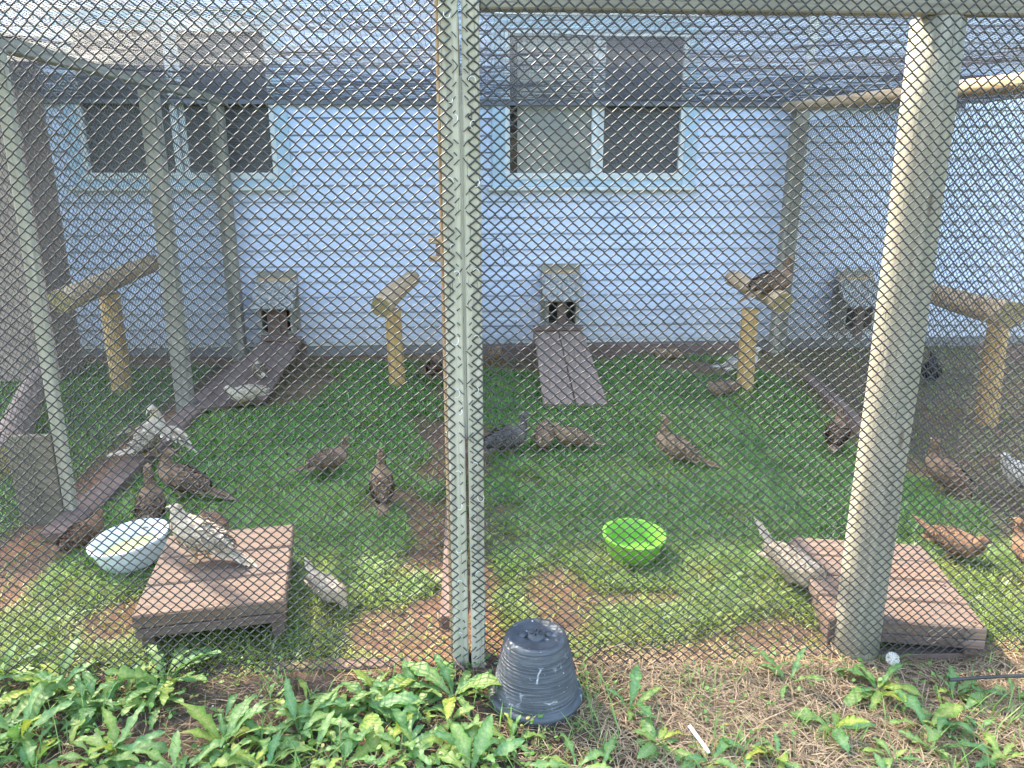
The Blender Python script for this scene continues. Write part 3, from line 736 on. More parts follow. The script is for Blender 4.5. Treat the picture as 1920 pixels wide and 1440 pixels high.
def ramp_(label, topL, topR, botR, botL, n, mat, rail=True):
    """n planks side by side between the top edge and the bottom edge"""
    topL, topR, botR, botL = map(Vector, (topL, topR, botR, botL)); o = (botL + botR) / 2
    t = thing('ramp', label, 'ramp', (o.x, o.y, 0), group='boarded ramps')
    zero = Vector((o.x, o.y, 0)); th = 0.03
    up = (topR - topL).cross(botL - topL).normalized(); up = up if up.z > 0 else -up
    for q in range(n):
        f0, f1 = q / n + 0.008, (q + 1) / n - 0.008
        c = [topL.lerp(topR, f0), topL.lerp(topR, f1), botL.lerp(botR, f1), botL.lerp(botR, f0)]
        x = ((c[0] + c[1]) / 2 - (c[2] + c[3]) / 2).normalized(); y = up.cross(x); org = (c[2] + c[3]) / 2
        m = Matrix((x, y, up)).transposed().to_4x4(); m.translation = org - zero; inv = Matrix((x, y, up)).transposed().inverted()
        V = [inv @ (p - org) for p in c]; V = [(v.x, v.y, 0) for v in V] + [(v.x, v.y, -th) for v in V]
        me = bpy.data.meshes.new('plank'); me.from_pydata([tuple(v) for v in V], [], [(0, 3, 2, 1), (4, 5, 6, 7), (0, 1, 5, 4), (1, 2, 6, 5), (2, 3, 7, 6), (3, 0, 4, 7)]); me.update()
        bm = bmesh.new(); bm.from_mesh(me); bmesh.ops.recalc_face_normals(bm, faces=bm.faces); bmesh.ops.bevel(bm, geom=list(bm.edges), offset=0.004, segments=1, affect='EDGES'); bm.to_mesh(me); bm.free()
        ob = link('plank', me, mat, t); ob.matrix_local = m
    if rail:
        d_ = (topL - botL).normalized()
        beam('top_batten', topL - d_ * 0.07 + up * 0.018 - zero, topR - d_ * 0.07 + up * 0.018 - zero, 0.09, 0.03, M['brown'], t)
        for s in (topL.lerp(topR, 0.1), topL.lerp(topR, 0.9)): beam('leg', s - Vector((0, 0, 0.03)) - zero, Vector((s.x, s.y, -0.02)) - zero, 0.04, 0.07, M['brown'], t)
    return t
ramp_('ramp of two worn boards below the right feeder box', yp(1000, 612, 3.78), yp(1090, 612, 3.80), g(1142, 756, 0.03), g(1018, 757, 0.03), 2, M['ramp'])
ramp_('wide brown ramp with two pale birds below the left feeder box', yp(495, 632, 3.72), yp(572, 634, 3.80), g(497, 748, 0.05), g(362, 768, 0.05), 2, M['brown'])

# ------------------------------------------------------------------ low steps
M['rusty'] = plain('rusty_nail', (0.07, 0.045, 0.035), 0.6)
_nv, _nf = lathe([(0.0045, -0.002), (0.0045, 0.0006), (0.003, 0.0014), (0.0003, 0.0014)], 10); NAIL = mesh_np('nail', _nv, [_nf], mats=[M['rusty']])
def nail(parent, loc): return link('nail', NAIL, None, parent, loc)
def step(label, cx, cy, rz, wd, dp, h, nb, legs_in=0.03):
    t = thing('wooden_step', label, 'step', (cx, cy, 0), rz, group='low wooden steps')
    bw = dp / nb
    for q in range(nb):
        board('plank', (wd + rnd.uniform(-0.004, 0.004), bw - 0.006, 0.045), (0, -dp / 2 + bw * (q + 0.5), h - 0.0225 + rnd.uniform(-0.0015, 0.0015)), M['step'], t, bev=0.005, rot=(0, 0, R(rnd.uniform(-0.4, 0.4))))
    for q in range(nb):
        for sx_ in (-1, 1):
            for oy in (-0.28, 0.28): nail(t, (sx_ * (wd / 2 - legs_in) + rnd.uniform(-.006, .006), -dp / 2 + bw * (q + 0.5 + oy), h + 0.0005))
    for s in (-1, 1): board('side_beam', (0.038, dp - 0.05, h - 0.03), (s * (wd / 2 - legs_in), 0, (h - 0.047) / 2 - 0.02), M['brown'], t)
    board('cross_beam', (wd - 2 * legs_in - 0.05, 0.038, h - 0.05), (0, dp / 2 - 0.06, (h - 0.05) / 2), M['brown'], t)
    board('fascia', (wd - 0.004, 0.02, 0.030), (0, -dp / 2 + 0.012, h - 0.0610), M['brown'], t)
    return t
STL = step('low wooden step with a pale bird on it beside the white bowl', -0.835, 0.385, R(9), 0.44, 0.55, 0.15, 3)
STR = step('low wooden step behind the thick round post', 1.40, 0.285, R(-11), 0.47, 0.56, 0.085, 4, 0.03)

# ------------------------------------------------------------------ bowls and pot
def bowl(name, label, cat, loc, r_top, r_bot, hgt, mat, fill, fmat, tilt):
    t = thing(name, label, cat, loc)
    th = 0.006
    prof = [(0.0005, 0.0), (r_bot, 0.0), (r_bot + 0.006, 0.006), (r_top - 0.004, hgt - 0.012), (r_top + 0.004, hgt - 0.010), (r_top + 0.005, hgt), (r_top - th, hgt), (r_bot - th, 0.010), (0.0005, 0.008)]
    V, F = lathe(prof, 56)
    o = link('bowl_body', mesh_np('bowl_body', V, [F]), mat, t); o.rotation_euler = tilt
    md = o.modifiers.new('edge', 'EDGE_SPLIT'); md.split_angle = R(35)
    if fill:
        rr = r_bot + (r_top - r_bot) * fill - th - 0.001; n = 48
        V = [(0, 0, hgt * fill)] + [(rr * math.cos(k * 2 * math.pi / n), rr * math.sin(k * 2 * math.pi / n), hgt * fill) for k in range(n)]
        F = np.array([[0, k + 1, (k + 1) % n + 1] for k in range(n)])
        f = link('contents', mesh_np('contents', np.array(V), [F]), fmat, t); f.rotation_euler = tilt
    return t
cw = g(230, 1084); bowl('feed_bowl', 'white plastic bowl of yellow feed beside the left step', 'bowl', (cw.x - 0.005, cw.y + 0.125, 0.012), 0.138, 0.108, 0.095, M['bowl_white'], 0.42, M['feed'], (R(2), R(-7), 0))
cg = g(1195, 1066); bowl('water_bowl', 'lime green plastic bowl standing on the right lawn', 'bowl', (cg.x, cg.y + 0.095, 0.008), 0.116, 0.090, 0.092, M['bowl_green'], 0.22, M['greenwater'], (R(3), R(2), 0))

def plant_pot():
    t = thing('plant_pot', 'upturned charcoal ribbed plastic plant pot standing against the fence', 'plant pot', (0.178, -0.150, -0.006))
    r0, r1, hh = 0.128, 0.083, 0.205
    prof = []
    n = 74
    for k in range(n + 1):
        f = k / n; z = 0.028 + f * (hh - 0.038); r = r0 - 0.008 + (r1 - r0 + 0.010) * (f ** 1.15) + (0.0011 if k % 2 else -0.0006) + 0.0005 * math.sin(k * 1.7)
        prof.append((r, z))
    prof += [(r1 + 0.001, hh - 0.006), (r1 - 0.004, hh), (r1 - 0.012, hh - 0.001), (r1 - 0.016, hh - 0.004), (0.036, hh - 0.005), (0.032, hh - 0.009), (0.0005, hh - 0.009)]
    V, F = lathe(prof, 72)
    a = np.arctan2(V[:, 1], V[:, 0]); rr = np.hypot(V[:, 0], V[:, 1]); k = 1 + 0.006 * np.sin(2 * a + 1) * (rr > 0.06)
    V[:, 0] *= k; V[:, 1] *= k; V[:, 2] += 0.0009 * np.sin(3 * a + V[:, 2] * 60) * (rr > 0.085)
    o = link('pot_body', mesh_np('pot_body', V, [F]), M['pot'], t); o.modifiers.new('edge', 'EDGE_SPLIT').split_angle = R(60)
    V, F = lathe([(r0 - 0.012, 0.034), (r0 + 0.002, 0.030), (r0 + 0.006, 0.022), (r0 + 0.004, 0.004), (r0 - 0.004, 0.0), (r0 - 0.010, 0.002), (r0 - 0.014, 0.02)], 72)
    link('rim', mesh_np('rim', V, [F]), M['pot'], t)
    # drainage boss with slots
    V, F = lathe([(0.024, hh - 0.010), (0.023, hh + 0.001), (0.019, hh + 0.004), (0.0005, hh + 0.005)], 28); link('drain_boss', mesh_np('drain_boss', V, [F]), M['pot'], t)
    for q in range(6):
        a_ = q * math.pi / 3 + 0.3
        s_ = board('drain_slot', (0.011, 0.0035, 0.004), (0.011 * math.cos(a_), 0.011 * math.sin(a_), hh + 0.0045), M['eye'], t, rot=(0, 0, a_), bev=0.001)
    for s in (-1, 1):
        V, F = lathe([(0.011, hh - 0.006), (0.009, hh - 0.0015), (0.0005, hh - 0.001)], 16)
        link('foot_pad', mesh_np('foot_pad', V, [F]), M['pot'], t, (s * 0.036, 0.006, 0.0015))
plant_pot()

# ------------------------------------------------------------------ birds
PAL = {  # base, light edge, dark mark
    'brown': ((0.205, 0.128, 0.082), (0.38, 0.27, 0.18), (0.075, 0.047, 0.032)),
    'tan': ((0.25, 0.160, 0.095), (0.43, 0.31, 0.20), (0.09, 0.055, 0.035)),
    'rust': ((0.200, 0.112, 0.065), (0.33, 0.21, 0.125), (0.075, 0.042, 0.026)),
    'grey': ((0.115, 0.098, 0.085), (0.24, 0.21, 0.18), (0.04, 0.036, 0.034)),
    'cream': ((0.46, 0.375, 0.275), (0.56, 0.48, 0.38), (0.36, 0.27, 0.185)),
    'white': ((0.50, 0.455, 0.40), (0.60, 0.57, 0.52), (0.32, 0.27, 0.22)),
    'black': ((0.03, 0.028, 0.03), (0.07, 0.065, 0.065), (0.015, 0.015, 0.015)),
}
POSE = {  # neck and head points (x, z, half width, half height) after the shoulder
    'alert': [(0.122, 0.255, 0.034, 0.036), (0.130, 0.300, 0.022, 0.024), (0.138, 0.335, 0.021, 0.022), (0.152, 0.357, 0.023, 0.022), (0.176, 0.357, 0.015, 0.013), (0.186, 0.355, 0.005, 0.004)],
    'stand': [(0.125, 0.235, 0.038, 0.040), (0.142, 0.270, 0.025, 0.027), (0.150, 0.297, 0.022, 0.023), (0.164, 0.315, 0.024, 0.023), (0.188, 0.314, 0.015, 0.013), (0.198, 0.311, 0.005, 0.004)],
    'hunch': [(0.122, 0.222, 0.046, 0.048), (0.138, 0.245, 0.036, 0.036), (0.148, 0.260, 0.029, 0.029), (0.160, 0.268, 0.026, 0.024), (0.182, 0.263, 0.016, 0.014), (0.192, 0.258, 0.005, 0.004)],
    'peck': [(0.130, 0.180, 0.042, 0.042), (0.165, 0.135, 0.027, 0.027), (0.185, 0.095, 0.022, 0.023), (0.198, 0.068, 0.024, 0.023), (0.208, 0.044, 0.015, 0.014), (0.212, 0.034, 0.005, 0.004)],
    'turned': [(0.118, 0.245, 0.038, 0.040), (0.122, 0.285, 0.025, 0.027), (0.118, 0.315, 0.022, 0.023), (0.104, 0.332, 0.023, 0.022), (0.080, 0.330, 0.015, 0.013), (0.070, 0.327, 0.005, 0.004)],
}
def catmull(P, n):
    P = np.array(P, float); P = np.vstack([2 * P[0] - P[1], P, 2 * P[-1] - P[-2]]); out = []
    k = len(P) - 3
    for i in range(k):
        p0, p1, p2, p3 = P[i:i + 4]
        for t in np.linspace(0, 1, n, endpoint=(i == k - 1)):
            out.append(0.5 * ((2 * p1) + (-p0 + p2) * t + (2 * p0 - 5 * p1 + 4 * p2 - p3) * t * t + (-p0 + 3 * p1 - 3 * p2 + p3) * t ** 3))
    return np.array(out)
def feather(root, d, nrm, L, wd, c0, c1, c2, curl=0.15):
    """leaf shaped plate: 8 vertices, returns verts, quads, cols"""
    d = d / (np.linalg.norm(d) + 1e-9); s = np.cross(nrm, d); s /= np.linalg.norm(s) + 1e-9
    V = []; C = []
    for t, ww, cc in ((0.0, 0.35, c0), (0.4, 1.0, c0), (0.78, 0.85, c2), (1.0, 0.35, c1)):
        p = root + d * (L * t) + nrm * (curl * L * (t * (1 - t) * 1.2))
        V += [p - s * wd * ww, p + s * wd * ww]; C += [cc, cc]
    return V, C
FQ = np.array([[0, 1, 3, 2], [2, 3, 5, 4], [4, 5, 7, 6]])
class Plates:
    def __init__(self): self.V = []; self.C = []; self.F = []
    def add(self, *a, **k):
        V, C = feather(*a, **k); self.F.append(FQ + len(self.V)); self.V += V; self.C += C
    def obj(self, name, parent):
        return link(name, mesh_np(name, np.array(self.V), [np.vstack(self.F)], cols=np.array(self.C), smooth=True), M['plumage'], parent)
def bird(label, loc, heading, kind='brown', pose='stand', s=1.0, tail=0.20, tail_up=-8, pitch=0, sit=False, low=0.045, spread=0.0, group='pheasants in the runs', fan=10, rust_tail=False, seed=None):
    rg = np.random.default_rng(seed if seed is not None else abs(hash(label)) % 99991 if False else sum(map(ord, label)))
    base, light, dark = (np.array(c) for c in PAL[kind])
    t = thing('pheasant', label, 'bird', loc, R(heading), group); s *= 0.76; t.scale = (s, s, s)
    lift = -0.115 if sit else -low
    sp = [(-0.165, 0.200, 0.008, 0.007), (-0.140, 0.203, 0.030, 0.024), (-0.100, 0.203, 0.052, 0.046), (-0.045, 0.198, 0.071, 0.066), (0.015, 0.193, 0.080, 0.077), (0.070, 0.196, 0.074, 0.073), (0.105, 0.212, 0.058, 0.058)] + POSE[pose]
    rings = catmull(sp, 4); nr = len(rings); ns = 14
    cp, sn = math.cos(R(pitch)), math.sin(R(pitch))
    def xf(x, z):   # body pitch about the hips
        dx, dz = x, z - 0.17; return (dx * cp - dz * sn, 0.17 + dx * sn + dz * cp)
    cxz = np.array([xf(a, b) for a, b in rings[:, :2]])
    cxz[:, 1] += lift
    tg = np.gradient(cxz, axis=0); tg /= np.linalg.norm(tg, axis=1, keepdims=True) + 1e-9
    a = np.arange(ns) * 2 * math.pi / ns; V = []; C = []; N = []
    for i in range(nr):
        nx, nz = -tg[i, 1], tg[i, 0]; ry, rz = max(rings[i, 2], 0.003), max(rings[i, 3], 0.003)
        for th in a:
            q = math.sin(th); yy = ry * math.cos(th); up = rz * q
            V.append((cxz[i, 0] + nx * up, yy, cxz[i, 1] + nz * up)); N.append((nx * q, math.cos(th), nz * q))
            belly = 0.5 - 0.5 * q; m = rg.random()
            C.append((base * (1 - 0.35 * belly) + light * 0.35 * belly) * (0.8 + 0.4 * m))
    idx = np.arange(nr * ns).reshape(nr, ns)
    p = idx[:-1]; q_ = np.roll(p, -1, axis=1); u_ = idx[1:]; w_ = np.roll(u_, -1, axis=1)
    Q = np.stack([p, q_, w_, u_], -1).reshape(-1, 4); nq = len(Q)
    V = np.array(V); C = np.array(C); N = np.array(N)
    # legs grow from the belly, same mesh
    LV, LF = [], []
    off = len(V)
    for sd in (-1, 1):
        st = rg.uniform(-0.02, 0.02)
        if sit: pts = [(0.0, 0.035 * sd, 0.06), (0.03, 0.04 * sd, 0.03), (0.05, 0.04 * sd, 0.012), (0.06, 0.04 * sd, 0.008)]; rad = [0.02, 0.012, 0.006, 0.005]
        else: pts = [(0.005, 0.038 * sd, 0.165), (0.012, 0.040 * sd, 0.118), (-0.014 + st, 0.038 * sd, 0.082), (st * 0.6 - 0.006, 0.036 * sd, 0.045), (0.004 + st, 0.036 * sd, 0.006)]; rad = [0.034, 0.022, 0.0085, 0.0065, 0.006]
        v, f = tubes(np.array([pts]), np.array([rad]), 8); LV.append(v); LF.append(f + off); off += len(v)
        e = np.array(pts[-1])
        toes = []
        for an in (-0.55, 0.0, 0.55, 3.14):
            l = 0.045 if abs(an) < 1 else 0.02; toes.append([e, e + np.array([math.cos(an) * l * 0.5, math.sin(an) * l * 0.5, 0.002]), e + np.array([math.cos(an) * l, math.sin(an) * l, -0.003])])
        v, f = tubes(np.array(toes), np.array([0.0045, 0.0038, 0.0018]), 6); LV.append(v); LF.append(f + off); off += len(v)
    LVs = np.vstack(LV); LVs[:, 2] *= 1 + (lift / 0.165 if not sit else 0); legc = np.array([0.40, 0.28, 0.15]) if kind != 'black' else np.array([0.06, 0.055, 0.05])
    LC = np.where((LVs[:, 2] > 0.088 + 0.4 * lift)[:, None], base, legc)
    F = np.vstack([Q] + LF)
    link('body', mesh_np('body', np.vstack([V, LVs]), [F], cols=np.vstack([C, LC])), M['plumage'], t)
    # overlapping contour feathers
    pl_ = Plates()
    for i in range(3, nr - 7):
        for j in range(ns):
            for rep_ in range(2 if i < nr - 16 else 1):
                jj = (j + 0.5 * (i % 2) + rg.uniform(-.3, .3)) * 2 * math.pi / ns; q = math.sin(jj)
                if rg.random() < 0.12: continue
                nx, nz = -tg[i, 1], tg[i, 0]; nrm = np.array([nx * q, math.cos(jj), nz * q])
                root = np.array([cxz[i, 0] + nx * rings[i, 3] * q, rings[i, 2] * math.cos(jj), cxz[i, 1] + nz * rings[i, 3] * q])
                d = -np.array([tg[i, 0], 0, tg[i, 1]]); sz = 0.55 if i > nr - 14 else 1.0
                d = d + nrm * (0.16 + 0.1 * rg.random()) + np.array([0, rg.normal() * 0.12, rg.normal() * 0.12])
                v = 0.75 + 0.5 * rg.random(); mark = dark if rg.random() < 0.62 else base
                pl_.add(root - nrm * 0.002, d, nrm, (0.030 + 0.016 * rg.random()) * sz, (0.008 + 0.003 * rg.random()) * sz, base * v, light * v, mark * v)
    po = pl_.obj('plumage', t); tag(po, kind='stuff')
    # wings
    zc = 0.215 + lift
    for sd in (-1, 1):
        wp = Plates()
        for row, (n_, L0, w0, zo, xo) in enumerate(((6, 0.075, 0.014, 0.018, 0.075), (7, 0.095, 0.014, 0.004, 0.045), (7, 0.125, 0.012, -0.012, 0.012))):
            for k in range(n_):
                f = k / (n_ - 1)
                if spread <= 0:
                    x_, z_ = xf(xo - 0.085 * f, 0.215 + zo - 0.026 * f * (1 if row else .4)); yy = sd * (0.066 - 0.030 * max(0, f - 0.3) + 0.006 * (2 - row) * 0.5)
                    root = np.array([x_, yy, z_ + lift]); d = np.array([-1.0 * cp, sd * -0.10, -0.12 - 1.0 * sn + 0.05 * rg.normal()]); nrm = np.array([0, sd * 1.0, 0.35])
                    L = L0 * (0.8 + 0.25 * f)
                else:
                    f2 = k / (n_ - 1); r_ = 0.02 + 0.10 * f2 * spread
                    root = np.array([0.06 - 0.03 * f2, sd * (0.06 + r_), 0.225 + 0.03 * math.sin(2.2 * f2) - 0.03 * row * f2 + lift])
                    d = np.array([-1.0 + 0.7 * f2, sd * (0.15 + 1.1 * f2 * spread), -0.55 * f2]); nrm = np.array([0.1, sd * 0.25, 1.0]); L = L0 * (1.0 + 0.5 * f2)
                nrm = nrm / np.linalg.norm(nrm); v = 0.7 + 0.55 * rg.random()
                wp.add(root, d, nrm, L, w0 * (1.2 if spread > 0 else 1.0), base * v, light * v, (dark if k % 2 else base) * v, curl=0.12)
        wp.obj('wing', t)
    # tail
    if tail > 0:
        tp = Plates(); tx, tz = xf(-0.150, 0.203); n_ = 9
        ta = R(pitch + tail_up)
        tb_, tl_ = (np.array(PAL['rust'][0]), np.array(PAL['rust'][1])) if rust_tail else (base, light)
        for k in range(n_):
            f = (k - (n_ - 1) / 2) / ((n_ - 1) / 2); an = f * R(fan)
            d = np.array([-math.cos(an) * math.cos(ta), math.sin(an), math.sin(-ta) * -1 if False else -math.sin(ta)]); v = 0.75 + 0.45 * rg.random()
            tp.add(np.array([tx + 0.03, 0.012 * f, tz + lift + 0.006 * (1 - abs(f))]), d, np.array([0.1, f * 0.3, 1.0]), tail * (1.0 - 0.45 * abs(f)) + 0.03, 0.010, tb_ * v, tl_ * v, (dark if k % 2 else tb_) * v, curl=0.05)
        tp.obj('tail', t)
    # beak and eyes
    hd = cxz[-5]; tip = cxz[-1]; dh = tip - hd; dh /= np.linalg.norm(dh)
    bk = np.array([[(tip[0] - dh[0] * 0.006, 0, tip[1] - dh[1] * 0.006), (tip[0] + dh[0] * 0.008, 0, tip[1] + dh[1] * 0.008 + 0.001), (tip[0] + dh[0] * 0.020, 0, tip[1] + dh[1] * 0.020 - 0.005)]])
    v, f = tubes(bk, np.array([0.0062, 0.0046, 0.0008]), 8); link('beak', mesh_np('beak', v, [f]), M['beak'], t)
    up2 = np.array([-dh[1], dh[0]]) * (1 if pose != 'turned' else -1)
    ep = cxz[-5] + dh * 0.004 + up2 * 0.004
    for sd in (-1, 1):
        v, f = lathe([(0.0004, -0.0042), (0.003, -0.003), (0.0042, 0), (0.003, 0.003), (0.0004, 0.0042)], 10)
        link('eye', mesh_np('eye', v, [f]), M['eye'], t, (ep[0], sd * 0.0205, ep[1]))
    return t
def gl(px, py, z=None):
    p = g(px, py, 0.0)
    for _ in range(3): p = g(px, py, H(p.x, p.y)) if z is None else g(px, py, z)
    return p

bird('white bird with drooped open wings standing on the left base timber', gl(284, 858, 0.04), 75, 'cream', 'turned', 1.05, 0.22, -25, 18, spread=0.9, fan=18)
bird('brown speckled bird with head turned back over its shoulder by the left timber', gl(345, 938), 165, 'brown', 'turned', 0.98, 0.22, 2, 18)
bird('brown bird seen from behind next to the left post, in front of the speckled one', gl(288, 990), 105, 'brown', 'alert', 0.92, 0.14, -30, 22)
bird('rusty brown bird resting just behind the left step', gl(405, 1008), -55, 'rust', 'hunch', 0.80, 0.10, -10, 0, sit=True)
bird('dark rusty bird hunched behind the white bowl', gl(160, 1022), 70, 'rust', 'hunch', 0.80, 0.10, -10, 5, sit=True)
bird('large pale bird standing on the left step', Vector((-0.915, 0.42, 0.150)), 165, 'cream', 'hunch', 0.90, 0.20, 8, 22)
bird('small cream bird with one leg showing right of the left step', gl(616, 1136), -35, 'cream', 'peck', 0.62, 0.14, -38, -14)
bird('brown bird with its tail to the left in the middle of the left lawn', gl(620, 892), 25, 'brown', 'stand', 0.80, 0.18, 5, 8)
bird('brown bird seen from behind with its long tail towards the camera on the left lawn', gl(718, 945), 97, 'tan', 'alert', 0.86, 0.24, 12, 20)
bird('pale bird crouching near the bottom of the brown ramp', gl(462, 752, 0.06), 205, 'cream', 'hunch', 0.85, 0.10, -5, 0, sit=True)
bird('pale bird resting higher up on the brown ramp', gl(488, 706, 0.11), 118, 'cream', 'hunch', 0.72, 0.20, 5, 0, sit=True)
bird('brown bird at the back of the left run beside the centre posts', gl(815, 712), 80, 'brown', 'hunch', 0.85, 0.12, -10, 10)
bird('dark grey barred bird left of its two neighbours in the right run', gl(952, 858), 25, 'grey', 'stand', 0.98, 0.20, 0, 10)
bird('brown bird seen from behind with lowered head between the grey and tan birds', gl(1020, 848), -105, 'brown', 'hunch', 0.85, 0.08, -10, -12)
bird('tan bird with its tail to the right next to the head down brown bird', gl(1070, 848), 172, 'tan', 'hunch', 0.80, 0.18, 6, 10)
bird('brown bird with a long rusty tail alone on the right lawn', gl(1262, 872), 152, 'tan', 'alert', 0.92, 0.24, -6, 22, rust_tail=True)
bird('brown bird standing left of the thick round post', gl(1566, 846), 60, 'brown', 'stand', 0.92, 0.12, 0, 14)
PA, PB = yp(1470, 570, 2.50), yp(1374, 520, 3.12); PR = PA.lerp(PB, 0.22)
bird('speckled brown bird sitting on the right run log perch', Vector((PR.x, PR.y, PR.z + 0.030)), 15, 'brown', 'stand', 1.15, 0.20, 22, 14, sit=True)
bird('brown bird crouching at the foot of the right perch post', gl(1352, 742), 205, 'brown', 'hunch', 0.85, 0.12, 0, 0, sit=True)
bird('white bird passing behind the right perch post', gl(1390, 708), 8, 'white', 'stand', 0.95, 0.22, 0, 5)
bird('brown bird by the house wall just right of the centre posts', gl(930, 686), -80, 'brown', 'hunch', 0.85, 0.10, -5, 10)
bird('brown bird resting against the wall timber right of the ramp', gl(1250, 676), 175, 'tan', 'hunch', 0.85, 0.14, 0, 0, sit=True)
bird('buff bird with raised tail pecking beside the right step', gl(1484, 1106), -48, 'cream', 'peck', 0.88, 0.17, -28, -16)
bird('rusty brown bird behind the right corner of the right step', gl(1786, 1056), -55, 'rust', 'hunch', 0.80, 0.16, -22, 0)
bird('reddish brown bird at the right divider with its tail hanging down', gl(1765, 925), 125, 'brown', 'stand', 0.95, 0.26, 20, 28, rust_tail=True)
bird('white bird cut off by the right edge of the picture', gl(1925, 935), 140, 'white', 'hunch', 1.0, 0.16, 0, 5)
bird('rusty bird at the right edge below the white one', gl(1935, 1085), 100, 'rust', 'stand', 0.85, 0.14, 0, 5)
bird('black bird in the run beyond the right divider', gl(1742, 722), 60, 'black', 'stand', 0.95, 0.14, 0, 10)

# ------------------------------------------------------------------ weeds in front of the fence
def leaf_mesh(seed, kind):
    rg = np.random.default_rng(seed); rows = 22; V = []; C = []
    lob = rg.uniform(3.6, 5.6); depth = {'deep': 0.74, 'mid': 0.50, 'broad': 0.24}[kind]; wmax = {'deep': 0.165, 'mid': 0.145, 'broad': 0.16}[kind]
    arch = rg.uniform(0.35, 0.95); ph = rg.random()
    for i in range(rows):
        t = i / (rows - 1)
        env = (0.09 + 0.91 * sstep(0.02, 0.66, t)) * max(0.02, 1 - t ** 4) ** 0.9
        saw = ((t + 0.05 * math.sin(9 * t + 6 * ph)) * lob + ph) % 1.0; tooth = 1 - depth * (1 - saw) ** 0.8 * (1 - 0.5 * sstep(0.75, 0.95, t))
        th = 1.15 - arch * 1.9 * t                                     # rises, then arches over
        if i == 0: px_, pz_ = 0.0, 0.0
        else: px_ += math.cos(th) / (rows - 1); pz_ += math.sin(th) / (rows - 1)
        for side in (-1, 1):
            j = rg.uniform(0.82, 1.15); wd = wmax * float(env) * float(tooth) * j
            if side == 1 or True:
                pass
            V.append((px_ - 0.015 * depth * 3 * wd, side * wd, pz_ + 0.25 * wd + 0.022 * math.sin(t * 17 + 1.7 * side + seed) + rg.normal() * 0.006))
        V.insert(len(V) - 1, (px_, 0.0, pz_))
        cb_ = np.array([0.120, 0.240, 0.050]) * rg.uniform(0.9, 1.1); cm = np.array([0.24, 0.31, 0.115])
        C += [cb_, cm, cb_ * rg.uniform(0.92, 1.08)]
    F = []
    for i in range(rows - 1):
        a_ = 3 * i; F += [[a_, a_ + 1, a_ + 4, a_ + 3], [a_ + 1, a_ + 2, a_ + 5, a_ + 4]]
    return mesh_np('leaf', np.array(V), [np.array(F)], cols=np.array(C), mats=[M['leaf']])
LEAVES = {k: [leaf_mesh(100 + 17 * q + j, k) for q in range(5)] for j, k in enumerate(('deep', 'mid', 'broad'))}
def leaf_obj(parent, me, az, L, el, roll, wmul=1.0):
    o = bpy.data.objects.new('leaf', me); col.objects.link(o); o.parent = parent
    o.rotation_mode = 'ZYX'; o.rotation_euler = Euler((roll, -el, az), 'ZYX'); 
    o.rotation_mode = 'XYZ'; o.rotation_euler = (Matrix.Rotation(az, 3, 'Z') @ Matrix.Rotation(-el, 3, 'Y') @ Matrix.Rotation(roll, 3, 'X')).to_euler()
    o.scale = (L, L * wmul, L); return o
PLG = 'leafy weeds growing along the front of the fence'
def dandelion(x, y, size, n, kinds, spread=1.0, label='small leafy dandelion filling the gaps between the larger weeds'):
    t = thing('dandelion_plant', label, 'plant', (x, y, H(x, y)), rnd.uniform(0, 6.28), PLG)
    for q in range(n):
        k = rnd.choice(kinds); az = q * 2.399 + rnd.uniform(-0.35, 0.35); inner = q / n
        leaf_obj(t, rnd.choice(LEAVES[k]), az, size * rnd.uniform(0.6, 1.2), rnd.uniform(-0.75, -0.30) * spread + inner * 0.65, rnd.uniform(-0.4, 0.4), rnd.uniform(0.85, 1.35))
    return t
